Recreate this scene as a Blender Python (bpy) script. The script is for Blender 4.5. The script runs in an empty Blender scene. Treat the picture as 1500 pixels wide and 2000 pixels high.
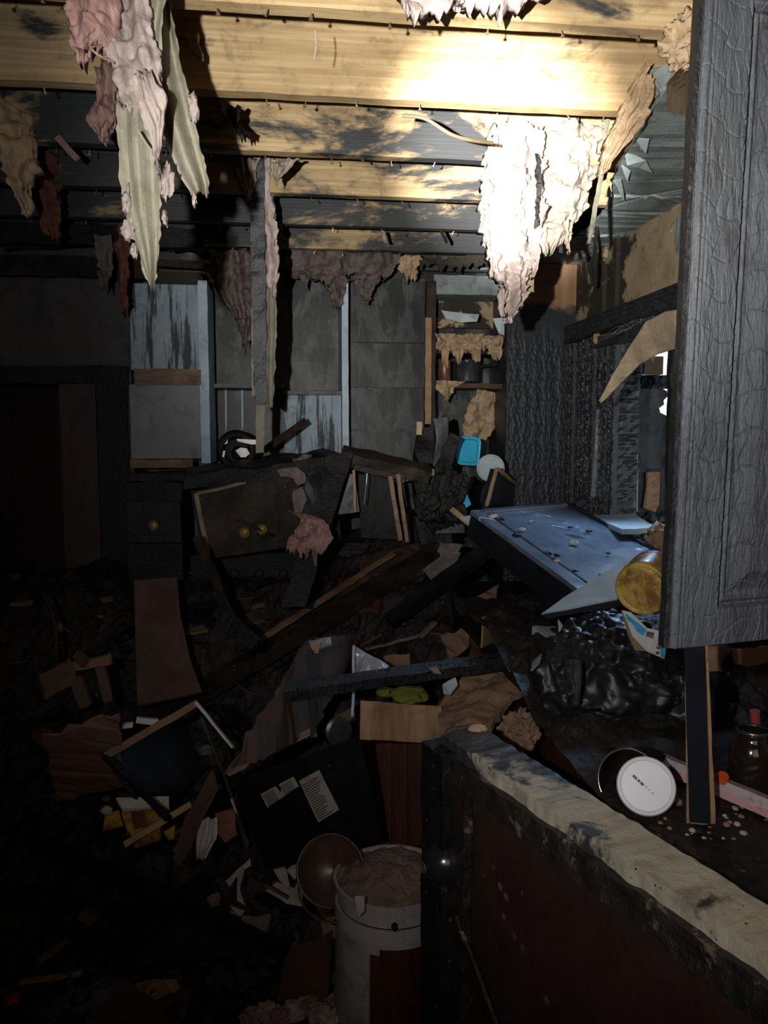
import bpy, bmesh, math, random
import numpy as np
from mathutils import Vector, Matrix, Euler, noise
S = bpy.context.scene
COL = S.collection
PI = math.pi
R = math.radians
V = Vector
rnd = random.Random(7)

# ---------------------------------------------------------------- camera
F = 1550.0
CAM = V((0, 0, 1.6))
cd = bpy.data.cameras.new('camera')
cam = bpy.data.objects.new('camera', cd)
COL.objects.link(cam)
cam.location = CAM
cam.rotation_euler = Euler((R(90 - 5.53), 0, R(-7)), 'XYZ')
cd.sensor_fit = 'VERTICAL'
cd.sensor_height = 36
cd.lens = 36 * F / 2000
cd.clip_start = .02
S.camera = cam
RM = cam.rotation_euler.to_matrix()
# ---------------------------------------------------------------- world, exposure, lights
w = bpy.data.worlds.new('world')
S.world = w
w.use_nodes = True
wb = w.node_tree.nodes['Background']
wb.inputs[0].default_value = (.78, .89, 1, 1)
wb.inputs[1].default_value = 1.35
S.view_settings.view_transform = 'Standard'
S.view_settings.look = 'None'
S.view_settings.gamma = 1
S.view_settings.exposure = 0
S.view_settings.use_curve_mapping = False


def dirpx(px, py):
    return RM @ V((px - 750, -(py - 1000), -F))


def P(px, py, y):
    d = dirpx(px, py)
    return CAM + d * (y / d.y)


def PX(px, py, x):
    d = dirpx(px, py)
    return CAM + d * (x / d.x)


def PZ(px, py, z):
    d = dirpx(px, py)
    return CAM + d * ((z - 1.6) / d.z)


def light(name, kind, loc, target, energy, color, **k):
    d = bpy.data.lights.new(name, kind)
    o = bpy.data.objects.new(name, d)
    COL.objects.link(o)
    o.location = loc
    o.rotation_euler = (V(target) - V(loc)).to_track_quat('-Z', 'Y').to_euler()
    d.energy = energy
    d.color = color
    for a, b in k.items():
        setattr(d, a, b)
    return o


TORCH = V((-.19, .02, 1.66))
light('torch_beam_core', 'SPOT', TORCH, P(985, 300, 2.4), 2400, (1, .98, .93), spot_size=R(17.5), spot_blend=1, shadow_soft_size=.012)
light('torch_beam_mid', 'SPOT', TORCH, P(930, 370, 2.4), 265, (1, .97, .9), spot_size=R(57), spot_blend=1, shadow_soft_size=.012)
light('torch_flood', 'SPOT', TORCH, P(1130, 600, 2.4), 76, (.95, .97, 1), spot_size=R(108), spot_blend=1, shadow_soft_size=.012)
light('warm_fill', 'AREA', (.3, -1.1, 2.0), (0.3, 2.5, .9), 4.5, (1, .70, .52), size=1.2)  # added warm fill behind the camera, lifts the dark lower rubble
light('window_daylight', 'SPOT', (1.50, 3.0, 1.98), (1.05, 2.62, 1.2), 60, (.42, .66, 1), spot_size=R(74), spot_blend=1, shadow_soft_size=.12)

# ---------------------------------------------------------------- materials
def _n(nt, t, **k):
    n = nt.nodes.new(t)
    for a, b in k.items():
        setattr(n, a, b)
    return n


def c4(c):
    return (c[0], c[1], c[2], 1)


def M(name, c1, c2=None, scale=6, stretch=(1, 1, 1), rough=.8, metal=0, spec=.4, bump=.3, bscale=None,
      soot=None, soot_col=(.012, .012, .014), soot_scale=3, soot_stretch=(1, 1, 1), soot_soft=.12, grad=None,
      crack=None, crack_stretch=(1, 1, 1), crack_dark=.8, crack_bump=.9, crack_w=.06, coat=0, trans=0, sub=0, world=False,
      speck=None, wave=None, alpha=None, rough2=None, dirt=.55):
    m = bpy.data.materials.new(name)
    m.use_nodes = True
    nt = m.node_tree
    L = nt.links.new
    b = nt.nodes['Principled BSDF']
    tc = _n(nt, 'ShaderNodeNewGeometry') if world else _n(nt, 'ShaderNodeTexCoord')
    src = tc.outputs['Position'] if world else tc.outputs['Object']

    def mp(st):
        v = _n(nt, 'ShaderNodeMapping')
        v.inputs['Scale'].default_value = st
        L(src, v.inputs[0])
        return v.outputs[0]

    def nz(st, sc, det=6, rg=.6, dist=0):
        t = _n(nt, 'ShaderNodeTexNoise')
        t.inputs['Scale'].default_value = sc
        t.inputs['Detail'].default_value = det
        t.inputs['Roughness'].default_value = rg
        t.inputs['Distortion'].default_value = dist
        L(mp(st), t.inputs['Vector'])
        return t.outputs['Fac']

    def math_(op, a, bb, cl=False):
        t = _n(nt, 'ShaderNodeMath', operation=op, use_clamp=cl)
        for i, x in enumerate((a, bb)):
            if isinstance(x, (int, float)):
                t.inputs[i].default_value = x
            else:
                L(x, t.inputs[i])
        return t.outputs[0]

    def mr(x, lo, hi, a=0, bb=1):
        t = _n(nt, 'ShaderNodeMapRange', interpolation_type='SMOOTHSTEP')
        L(x, t.inputs[0])
        for i, v in enumerate((lo, hi, a, bb)):
            t.inputs[i + 1].default_value = v
        return t.outputs[0]

    def mix(f, a, bb):
        t = _n(nt, 'ShaderNodeMix', data_type='RGBA')
        L(f, t.inputs[0])
        for i, x in ((6, a), (7, bb)):
            if isinstance(x, tuple):
                t.inputs[i].default_value = c4(x)
            else:
                L(x, t.inputs[i])
        return t.outputs[2]
    c2 = c2 or tuple(x * .6 for x in c1)
    base = nz(stretch, scale, 8, .62, .3)
    col = mix(mr(base, .34, .66), c2, c1)
    h = nz(stretch, bscale or scale * 4, 6, .65)
    if wave:
        wv = _n(nt, 'ShaderNodeTexWave', wave_type='RINGS', rings_direction='X')
        wv.inputs['Scale'].default_value = wave
        wv.inputs['Distortion'].default_value = 5
        wv.inputs['Detail'].default_value = 3
        wv.inputs['Detail Scale'].default_value = 1.2
        L(mp(stretch), wv.inputs['Vector'])
        wf = mr(wv.outputs['Fac'], .2, 1, 0, .45)
        col = mix(wf, col, tuple(x * .62 for x in c1))
        vk = _n(nt, 'ShaderNodeTexVoronoi')
        vk.inputs['Scale'].default_value = 2.6
        L(mp((1, 1.4, 1.5)), vk.inputs['Vector'])
        kf = mr(vk.outputs['Distance'], .035, .075, .85, 0)
        col = mix(kf, col, tuple(x * .25 for x in c1))
    rgh = rough
    if dirt:
        dn = nz((1, 1, 1), 13, 10, .72, .6)
        col = mix(mr(dn, .50, .68, 0, dirt), col, tuple(x * .30 + .004 for x in c2))
        dn2 = nz((1, 1, 1), 2.1, 4, .6, .3)
        col = mix(mr(dn2, .45, .75, 0, dirt * .8), col, tuple(x * .45 for x in c2))
    if soot is not None:
        f = nz(soot_stretch, soot_scale, 7, .68, .4)
        if grad:
            # grad = list of (axis, from, to, amount); world position
            g = _n(nt, 'ShaderNodeNewGeometry')
            sp = _n(nt, 'ShaderNodeSeparateXYZ')
            L(g.outputs['Position'], sp.inputs[0])
            for ax, lo, hi, am in grad:
                f = math_('ADD', f, mr(sp.outputs[ax], lo, hi, 0, am))
        sf = mr(f, 1 - soot - soot_soft, 1 - soot + soot_soft)
        col = mix(sf, col, soot_col)
        if rough2 is not None:
            rgh = mr(sf, 0, 1, rough, rough2)
    hh = h
    if crack:
        vo = _n(nt, 'ShaderNodeTexVoronoi', feature='DISTANCE_TO_EDGE')
        vo.inputs['Scale'].default_value = crack
        vo.inputs['Randomness'].default_value = .62
        wn = _n(nt, 'ShaderNodeTexNoise')
        wn.inputs['Scale'].default_value = crack * .5
        L(src, wn.inputs['Vector'])
        va = _n(nt, 'ShaderNodeVectorMath', operation='MULTIPLY_ADD')
        L(wn.outputs['Color'], va.inputs[0])
        va.inputs[1].default_value = (.5 / crack,) * 3
        L(mp(crack_stretch), va.inputs[2])
        L(va.outputs[0], vo.inputs['Vector'])
        cf = mr(vo.outputs['Distance'], 0, crack_w)
        inv = math_('SUBTRACT', 1, cf)
        inv = math_('MULTIPLY', inv, crack_dark)
        col = mix(inv, col, tuple(x * .12 for x in c2))
        hh = math_('ADD', math_('MULTIPLY', h, .25), math_('MULTIPLY', cf, crack_bump))
    if speck:
        sc, amt, scol = speck
        v = _n(nt, 'ShaderNodeTexVoronoi')
        v.inputs['Scale'].default_value = sc
        L(src, v.inputs['Vector'])
        sf2 = mr(v.outputs['Distance'], amt * .6, amt, 1, 0)
        col = mix(math_('MULTIPLY', sf2, mr(nz((1, 1, 1), sc * .3), .5, .6)), col, scol)
    L(col, b.inputs['Base Color'])
    if isinstance(rgh, float) or isinstance(rgh, int):
        b.inputs['Roughness'].default_value = rgh
    else:
        L(rgh, b.inputs['Roughness'])
    b.inputs['Metallic'].default_value = metal
    b.inputs['Specular IOR Level'].default_value = spec
    if coat:
        b.inputs['Coat Weight'].default_value = coat
        b.inputs['Coat Roughness'].default_value = .15
    if trans:
        b.inputs['Transmission Weight'].default_value = trans
    if sub:
        b.inputs['Subsurface Weight'].default_value = sub
        b.inputs['Subsurface Radius'].default_value = (.02, .012, .01)
    if bump:
        bp = _n(nt, 'ShaderNodeBump')
        bp.inputs['Strength'].default_value = min(1, bump)
        bp.inputs['Distance'].default_value = .006 if not crack else .008
        L(hh, bp.inputs['Height'])
        L(bp.outputs[0], b.inputs['Normal'])
    return m


def EM(name, c, s):
    m = bpy.data.materials.new(name)
    m.use_nodes = True
    b = m.node_tree.nodes['Principled BSDF']
    b.inputs['Base Color'].default_value = (0, 0, 0, 1)
    b.inputs['Emission Color'].default_value = c4(c)
    b.inputs['Emission Strength'].default_value = s
    return m


CH = (.014, .015, .019)
m_joist = M('sooted_pine', (.56, .405, .21), (.37, .245, .115), 3, (.7, 6, 16), rough=.62, bump=.25, bscale=9, wave=1.3, world=True,
            soot=.355, soot_scale=3.0, soot_stretch=(.8, 1, 2.0), soot_soft=.06, soot_col=(.034, .036, .038), rough2=.5,
            grad=[(1, 2.3, 2.46, .12), (1, 2.6, 3.3, .10), (0, .1, -.9, .07)])
m_deck = M('subfloor', (.16, .10, .055), (.07, .045, .03), 5, (1, 5, 1), rough=.9, soot=.45, world=True)
m_nail = M('nail_metal', (.45, .35, .22), rough=.4, metal=.7, bump=0)
m_kraft = M('kraft_paper', (.215, .198, .148), (.165, .148, .108), 9, rough=.7, bump=.5, bscale=30, soot=.22, soot_scale=5, soot_col=(.2, .16, .10))
m_kraft_dark = M('browned_kraft_paper', (.30, .235, .15), (.19, .14, .09), 9, rough=.8, bump=.5, soot=.3, soot_scale=6, soot_col=(.06, .045, .03))
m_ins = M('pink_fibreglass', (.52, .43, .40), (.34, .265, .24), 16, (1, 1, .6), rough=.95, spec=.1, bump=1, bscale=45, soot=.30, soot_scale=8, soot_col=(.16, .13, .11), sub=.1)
m_ins_near = M('dimmed_pink_fibreglass', (.33, .275, .255), (.21, .165, .15), 16, (1, 1, .6), rough=.95, spec=.1, bump=1, bscale=45, soot=.30, soot_scale=8, soot_col=(.10, .08, .07), sub=.1)  # darker copy of m_ins, toned down to offset the close torch
m_ins_pink = M('clean_pink_fibreglass', (.36, .225, .20), (.24, .14, .12), 14, rough=.95, spec=.1, bump=1, bscale=50, soot=.2, soot_scale=6, soot_col=(.3, .24, .2))
m_ins_red = M('smoke_reddened_fibreglass', (.20, .085, .06), (.12, .045, .03), 12, rough=.95, spec=.1, bump=1, bscale=40)
m_ins_tan = M('tan_blown_insulation', (.50, .36, .23), (.36, .25, .15), 20, rough=.95, spec=.1, bump=1, bscale=60, soot=.2, soot_scale=9, soot_col=(.2, .14, .09))
m_ins_grey = M('scorched_grey_fibreglass', (.40, .335, .27), (.24, .20, .155), 18, rough=.95, spec=.15, bump=1, bscale=45, soot=.36, soot_scale=7, soot_col=(.08, .07, .055))
m_ins_soot = M('sooty_fibreglass', (.20, .16, .14), (.11, .09, .08), 14, rough=.95, spec=.1, bump=1, bscale=40, soot=.36, soot_scale=6, soot_col=(.04, .035, .03))
m_paint_grey = M('smoked_ceiling_paint', (.30, .345, .335), (.17, .20, .20), 3, rough=.6, bump=.35, bscale=60, soot=.38, soot_scale=2.2, soot_col=(.075, .08, .075), crack=60, crack_dark=.35, crack_bump=.08)
m_paint_wall = M('smoked_grey_wall_paint', (.085, .078, .075), (.055, .049, .046), 2, (1, 1, .3), rough=.75, bump=.15, soot=.34, soot_scale=2, soot_stretch=(3, 3, .5), soot_col=(.022, .02, .02))
m_drip = M('blue_white_paint_with_soot_drips', (.36, .45, .52), (.24, .31, .36), 3, rough=.6, bump=.15, soot=.46, soot_scale=9, soot_stretch=(4, 4, .35), soot_soft=.05, soot_col=(.03, .032, .036))
m_white_blue = M('pale_blue_trim_paint', (.46, .58, .66), (.32, .42, .48), 5, rough=.5, bump=.2, soot=.25, soot_scale=4)
m_white_cab = M('greyed_white_cabinet_paint', (.25, .255, .275), (.17, .175, .19), 2, rough=.55, bump=.1, soot=.27, soot_scale=2.6, soot_col=(.05, .045, .045))
m_brown_rail = M('browned_wood_rail', (.25, .145, .08), (.12, .068, .04), 5, (1, 1, 4), rough=.6, soot=.35, soot_scale=4)
m_jamb = M('dark_red_brown_jamb', (.045, .022, .014), (.028, .014, .01), 6, (4, 4, .5), rough=.6, soot=.3)
m_back_soot = M('soot_black_panel', (.105, .11, .105), (.032, .036, .039), 2.6, (1.5, 1, .8), rough=.45, bump=.2, soot=.53, soot_scale=3.4, soot_stretch=(1.6, 1, .8), soot_soft=.035, soot_col=(.012, .013, .015), speck=(26, .10, (.15, .15, .15)))
m_gypsum = M('scorched_tan_drywall_paper', (.42, .32, .19), (.32, .24, .14), 5, rough=.85, bump=.2, soot=.36, soot_scale=4.5, soot_soft=.03, soot_col=(.03, .025, .016), soot_stretch=(1, 1, 1), world=True,
               grad=[(1, 3.05, 3.3, .22)])
m_char = M('charred_wood', (.030, .032, .038), (.013, .013, .015), 18, rough=.5, spec=.4, bump=.7, crack=58, crack_stretch=(1, 1, .8))
m_char_fine = M('finely_checked_char', (.036, .039, .047), (.014, .015, .018), 14, rough=.40, spec=.55, bump=.6, bscale=80)
m_char_plain = M('burnt_black_wood', (.013, .012, .012), (.0045, .0045, .0045), 10, (1, 1, 1), rough=.5, spec=.28, bump=1, bscale=50, speck=(30, .15, (.12, .08, .055)))
m_char_brown = M('burnt_brown_wood', (.055, .034, .020), (.014, .009, .006), 9, rough=.6, spec=.22, bump=.5, bscale=40, soot=.47, soot_scale=5, soot_col=(.007, .006, .006), speck=(28, .12, (.13, .09, .06)))
m_pantry = M('pantry_end_veneer', (.33, .19, .10), (.24, .13, .07), 5, (6, 6, .6), rough=.5, bump=.15, soot=.52, soot_scale=3, soot_stretch=(1, 1, .8), soot_soft=.07, soot_col=(.020, .022, .027), world=True,
             grad=[(2, 2.26, 2.07, .42), (2, 2.2, 2.4, -.45)], rough2=.5, spec=.3)
m_door = M('charred_door_face', (.050, .055, .063), (.028, .029, .032), 6, (3, 3, .5), rough=.5, spec=.45, bump=.8, bscale=55, 
           soot=.33, soot_scale=5, soot_stretch=(3, 3, .4), soot_col=(.022, .019, .017), soot_soft=.1)
m_pile = M('wet_black_rubble', (.024, .015, .011), (.007, .0055, .005), 9, rough=.6, spec=.35, bump=1, bscale=38, speck=(22, .14, (.13, .085, .06)), world=True)
m_floor = M('debris_strewn_floor', (.035, .017, .013), (.016, .009, .008), 5, rough=.6, bump=.6, world=True)
m_card = M('brown_cardboard', (.22, .125, .075), (.17, .092, .055), 7, rough=.85, bump=.2, soot=.22, soot_scale=5, soot_col=(.06, .035, .024))
m_card_dark = M('darkened_brown_hardboard', (.095, .052, .034), (.062, .034, .023), 6, rough=.8, bump=.2, soot=.3, soot_scale=4, soot_col=(.025, .016, .012))
m_card_yel = M('ochre_board', (.33, .215, .085), (.24, .15, .06), 5, rough=.8, bump=.15, soot=.2)
m_card_tan = M('tan_ceiling_board', (.30, .175, .105), (.20, .115, .07), 12, rough=.9, bump=.6, bscale=30, soot=.28, soot_scale=6, soot_col=(.06, .035, .024))
m_redwood = M('red_brown_cabinet_wood', (.085, .026, .012), (.045, .014, .008), 4, (9, 9, .6), rough=.45, bump=.2, soot=.30, soot_scale=4)
m_tanwood = M('heat_stained_light_wood', (.36, .22, .12), (.22, .12, .06), 5, (5, 5, .8), rough=.5, bump=.2, soot=.30, soot_scale=3.2, soot_col=(.035, .02, .014))
m_edge = M('raw_wood_edge', (.34, .215, .11), (.24, .14, .07), 12, rough=.7, bump=.2, soot=.25)
m_glossblack = M('wet_laminate_painted_glints', (.13, .155, .20), (.085, .105, .14), 4, rough=.22, spec=.7, bump=.12, bscale=18, soot=.34, soot_scale=6, soot_col=(.40, .46, .54), soot_soft=.03, rough2=.4)  # blue base and pale patches paint in the daylight highlights
m_sideblack = M('black_laminate_side', (.014, .016, .024), (.009, .010, .014), 5, rough=.35, spec=.5, bump=.15)
m_white_sheet = M('grey_white_board', (.42, .46, .47), (.25, .32, .35), 4, rough=.5, bump=.15, soot=.3, soot_scale=3, soot_col=(.12, .16, .19))
m_ledge = M('sooty_pale_ledge_top', (.46, .41, .30), (.36, .32, .235), 7, rough=.5, bump=.4, bscale=60, world=True, soot=.40, soot_scale=5, soot_soft=.04, soot_col=(.035, .034, .034), rough2=.35,
            grad=[(1, 1.28, 1.62, .26)], speck=(60, .16, (.02, .02, .022)))
m_pony = M('blistered_brown_side', (.044, .021, .015), (.030, .014, .010), 8, rough=.6, spec=.3, bump=.4, bscale=50, speck=(20, .19, (.14, .09, .065)))
m_pony_edge = M('flaking_dark_edge', (.026, .018, .015), (.012, .010, .009), 14, rough=.45, spec=.5, bump=1, bscale=50, soot=.38, soot_scale=16, soot_soft=.03, soot_col=(.14, .10, .08))
m_bag = M('wet_black_plastic_bag', (.016, .015, .016), (.008, .008, .008), 8, rough=.42, spec=.35, bump=.35, bscale=14, speck=(20, .10, (.16, .11, .08)))
m_lid = M('white_plastic_lid', (.66, .63, .65), (.61, .59, .60), 5, rough=.35, bump=.03, dirt=.12)
m_gold = M('shiny_can_rim', (.66, .52, .42), rough=.22, metal=.9, bump=0)
m_print = M('dark_ink', (.05, .055, .10), rough=.7, bump=0)
m_print2 = M('brown_ink', (.05, .04, .035), rough=.8, bump=0)
m_yellow = M('scorched_yellow_label', (.58, .40, .045), (.40, .24, .05), 9, rough=.35, spec=.5, bump=.4, bscale=30, soot=.52, soot_scale=11, soot_col=(.15, .065, .02), soot_soft=.10, coat=.2)
m_red = M('red_print', (.38, .04, .03), rough=.4, bump=.1)
m_blue = M('bright_blue_carton_print', (.03, .30, .50), (.02, .24, .42), 6, rough=.5, bump=.1)
m_cyan = M('blue_plastic_tub', (.02, .38, .60), (.015, .30, .48), 6, rough=.35, bump=.1, soot=.26, soot_scale=6)
m_whitecard = M('white_carton', (.58, .55, .52), (.50, .47, .44), 5, rough=.7, bump=.1, soot=.18, soot_scale=9, soot_col=(.22, .16, .11))
m_paper = M('printed_paper', (.40, .36, .28), (.34, .30, .23), 6, rough=.85, bump=.1, soot=.16, soot_scale=12, soot_col=(.13, .08, .05))
m_scrap = M('torn_white_paper', (.42, .38, .34), (.30, .265, .23), 9, rough=.85, bump=.3, soot=.28, soot_scale=8, soot_col=(.1, .07, .05))
m_bucket = M('dirty_white_plastic', (.40, .37, .35), (.30, .265, .24), 4, (1, 1, .5), rough=.4, spec=.4, bump=.15, soot=.25, soot_scale=5, soot_stretch=(1, 1, .6), soot_col=(.13, .09, .07))
m_crumb = M('crumbled_plaster_fill', (.22, .145, .10), (.12, .08, .058), 14, rough=.9, bump=1, bscale=50, speck=(45, .16, (.35, .27, .2)))
m_brass = M('tarnished_brass', (.33, .21, .05), (.25, .15, .04), 8, rough=.4, metal=.3, bump=.1)
m_reflection = M('cream_reflection_paint', (.88, .80, .72), (.80, .72, .64), 6, rough=.35, metal=.0, bump=0, dirt=0)  # cream of the reflections put into a flat non-metal base colour
m_steel = M('sooty_steel', (.16, .17, .18), (.09, .09, .10), 6, rough=.25, metal=.8, bump=.1, soot=.3)
m_copper = M('scorched_red_can', (.22, .09, .06), (.12, .05, .04), 30, rough=.35, metal=.4, bump=.2)
m_pan = M('brown_crusted_pan', (.10, .065, .042), (.05, .032, .022), 6, rough=.35, metal=.3, bump=.3)
m_green = M('green_fabric', (.16, .17, .02), (.10, .11, .015), 6, rough=.8, bump=.4)
m_peel = M('peeling_pale_paint', (.47, .56, .55), (.36, .43, .43), 6, rough=.5, bump=.15)
m_alu = M('aluminium_strip', (.42, .46, .50), (.25, .28, .31), 10, (3, 3, .4), rough=.3, metal=.6, bump=.2, soot=.25, soot_col=(.22, .15, .10))
m_osb = M('oriented_strand_board', (.42, .235, .14), (.26, .135, .08), 45, rough=.8, bump=.4)
m_film = M('clear_plastic_roll_box', (.48, .40, .39), (.34, .29, .29), 5, rough=.15, spec=.7, bump=.1, soot=.2, soot_col=(.2, .15, .14))
m_pinkplastic = M('pale_pink_plastic', (.60, .33, .31), (.48, .26, .25), 5, rough=.3, bump=.05)
m_orange = M('orange_cap', (.60, .09, .02), rough=.4, bump=0)
m_redhandle = M('dull_red_plastic', (.30, .04, .045), (.2, .03, .03), 6, rough=.5, bump=.1)
m_knob = M('glossy_black_knob', (.02, .02, .022), rough=.2, spec=.7, bump=0, coat=.3)
m_glass = M('sooty_brown_glass', (.02, .013, .008), rough=.08, spec=.8, bump=0, coat=.5)
m_foil = M('crumpled_foil', (.50, .54, .58), (.34, .37, .41), 8, rough=.3, metal=.5, bump=.5)
m_cord = M('melted_black_cord', (.02, .018, .018), rough=.5, bump=.2)
m_oldwire = M('brown_sheathed_wire', (.13, .095, .05), rough=.6, bump=.3)
m_siding = M('outside_pale_siding', (.55, .6, .68), rough=.7, bump=.1)
m_grass = M('outside_ground', (.12, .14, .07), rough=.9)

# ---------------------------------------------------------------- object helpers
def new_mesh(name, vs, fs, mat, smooth=False):
    me = bpy.data.meshes.new(name)
    me.from_pydata([tuple(v) for v in vs], [], fs)
    me.materials.append(mat)
    if smooth:
        me.polygons.foreach_set('use_smooth', [True] * len(me.polygons))
    me.update()
    return me


def tag(o, label, cat, group=None, kind=None):
    if label:
        o['label'] = label
    if cat:
        o['category'] = cat
    if group:
        o['group'] = group
    if kind:
        o['kind'] = kind
    return o


def add(name, geo, mat, parent=None, label=None, cat=None, group=None, kind=None, smooth=False):
    """geo = (verts, faces) in world space -> one mesh object with its origin at its base"""
    vs, fs = geo
    a = np.array([tuple(v) for v in vs])
    c = V(((a[:, 0].min() + a[:, 0].max()) / 2, (a[:, 1].min() + a[:, 1].max()) / 2, a[:, 2].min()))
    me = new_mesh(name, a - np.array(c), fs, mat, smooth)
    o = bpy.data.objects.new(name, me)
    COL.objects.link(o)
    if parent:
        o.parent = parent
        pl = parent.location.copy()
        if parent.parent:
            pl += parent.parent.location
        o.location = c - pl
    else:
        o.location = c
    tag(o, label, cat, group, kind)
    return o


def thing(name, label, cat, loc, group=None, kind=None):
    o = bpy.data.objects.new(name, None)
    o.empty_display_size = .05
    COL.objects.link(o)
    o.location = loc
    return tag(o, label, cat, group, kind)


def join(*gs):
    vs, fs = [], []
    for g in gs:
        k = len(vs)
        vs += [V(v) for v in g[0]]
        fs += [tuple(i + k for i in f) for f in g[1]]
    return vs, fs


def hexa(p):
    """8 corners: bottom 4 ccw, top 4"""
    return [V(x) for x in p], [(3, 2, 1, 0), (4, 5, 6, 7), (0, 1, 5, 4), (1, 2, 6, 5), (2, 3, 7, 6), (3, 0, 4, 7)]


def boxw(x0, x1, y0, y1, z0, z1):
    return hexa([(x0, y0, z0), (x1, y0, z0), (x1, y1, z0), (x0, y1, z0), (x0, y0, z1), (x1, y0, z1), (x1, y1, z1), (x0, y1, z1)])


def rect(px0, py0, px1, py1, y, th=.02):
    a = P(px0, py1, y)
    b = P(px1, py0, y)
    return boxw(a.x, b.x, y, y + th, a.z, b.z)


def fr(p, s=1.0, o=4):
    return noise.fractal(V(p) * s, .8, 2.1, o)


def rough_box(g, n=(6, 2, 2), amp=.004, sc=14, seed=0):
    """hexa corners -> subdivided noisy box.  n along (0->1, 0->3, 0->4)"""
    p = g[0]
    nx, ny, nz = n
    idx = {}
    vs = []
    fs = []

    def vert(i, j, k):
        key = (i, j, k)
        if key in idx:
            return idx[key]
        a, b, c = i / nx, j / ny, k / nz
        q = V((0, 0, 0))
        for s, (ii, jj, kk) in zip(range(8), ((0, 0, 0), (1, 0, 0), (1, 1, 0), (0, 1, 0), (0, 0, 1), (1, 0, 1), (1, 1, 1), (0, 1, 1))):
            wgt = (a if ii else 1 - a) * (b if jj else 1 - b) * (c if kk else 1 - c)
            q += p[s] * wgt
        q += noise.noise_vector(q * sc + V((seed, seed * 1.7, 3))) * amp
        idx[key] = len(vs)
        vs.append(q)
        return idx[key]
    for i in range(nx):
        for j in range(ny):
            fs.append((vert(i, j, 0), vert(i, j + 1, 0), vert(i + 1, j + 1, 0), vert(i + 1, j, 0)))
            fs.append((vert(i, j, nz), vert(i + 1, j, nz), vert(i + 1, j + 1, nz), vert(i, j + 1, nz)))
    for i in range(nx):
        for k in range(nz):
            fs.append((vert(i, 0, k), vert(i + 1, 0, k), vert(i + 1, 0, k + 1), vert(i, 0, k + 1)))
            fs.append((vert(i, ny, k), vert(i, ny, k + 1), vert(i + 1, ny, k + 1), vert(i + 1, ny, k)))
    for j in range(ny):
        for k in range(nz):
            fs.append((vert(0, j, k), vert(0, j, k + 1), vert(0, j + 1, k + 1), vert(0, j + 1, k)))
            fs.append((vert(nx, j, k), vert(nx, j + 1, k), vert(nx, j + 1, k + 1), vert(nx, j, k + 1)))
    return vs, fs


def beam(a, b, w, t, up=(0, 0, 1), n=10, amp=.004, sc=16, seed=0, taper=1.0):
    """board from a to b; w across (perpendicular to up), t along up"""
    a, b, up = V(a), V(b), V(up)
    d = (b - a).normalized()
    s = d.cross(up).normalized()
    u = s.cross(d).normalized()
    c = []
    for (uu, ) in ((-1,), (1,)):
        for p, k, q in ((a, -1, 1), (b, -1, taper), (b, 1, taper), (a, 1, 1)):
            c.append(p + s * (k * w / 2 * q) + u * (uu * t / 2 * q))
    return rough_box((c,), (n, 3, 2), amp, sc, seed)


def slab(pts, th=.006, cuts=3, amp=.004, sc=9, seed=0, rag=.0, curl=0, back=None):
    """flat or bent sheet from an outline of world points, thickened away from the camera"""
    bm = bmesh.new()
    if rag:
        q = []
        for i, p in enumerate(pts):
            p2 = pts[(i + 1) % len(pts)]
            ln = (V(p2) - V(p)).length
            m = max(1, int(ln / rag))
            for k in range(m):
                x = V(p).lerp(V(p2), k / m)
                if k:
                    x = x + noise.noise_vector(x * 40 + V((seed, 0, 0))) * rag * .5
                q.append(x)
        pts = q
    vv = [bm.verts.new(V(p)) for p in pts]
    f = bm.faces.new(vv)
    f.normal_update()
    nrm = f.normal.copy()
    ctr = f.calc_center_median()
    if back is None:
        if nrm.dot(CAM - ctr) < 0:
            f.normal_flip()
            nrm = -nrm
    bmesh.ops.triangulate(bm, faces=[f])
    if cuts:
        for _ in range(cuts):
            es = [e for e in bm.edges if e.calc_length() > .03]
            if not es:
                break
            bmesh.ops.subdivide_edges(bm, edges=es, cuts=1, use_grid_fill=False)
            bmesh.ops.triangulate(bm, faces=bm.faces[:])
        if len(bm.faces) > 12000:
            pass
    bm.verts.ensure_lookup_table()
    for v in bm.verts:
        r = (v.co - ctr).length
        v.co += nrm * (amp * fr(v.co + V((seed, 0, 0)), sc, 3) + curl * r * r)
    top = [v.co.copy() for v in bm.verts]
    fs = [tuple(v.index for v in ff.verts) for ff in bm.faces]
    bm.verts.index_update()
    fs = [tuple(v.index for v in ff.verts) for ff in bm.faces]
    be = [(e.verts[0].index, e.verts[1].index, e.link_faces[0]) for e in bm.edges if len(e.link_faces) == 1]
    n = len(top)
    out = top + [p - nrm * th for p in top]
    of = list(fs) + [tuple(i + n for i in reversed(ff)) for ff in fs]
    for i, j, ff in be:
        of.append((i, j, j + n, i + n))
    bm.free()
    return out, of


def lerp_poly(pl, t):
    n = len(pl) - 1
    x = t * n
    i = min(int(x), n - 1)
    return V(pl[i]).lerp(V(pl[i + 1]), x - i)


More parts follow.
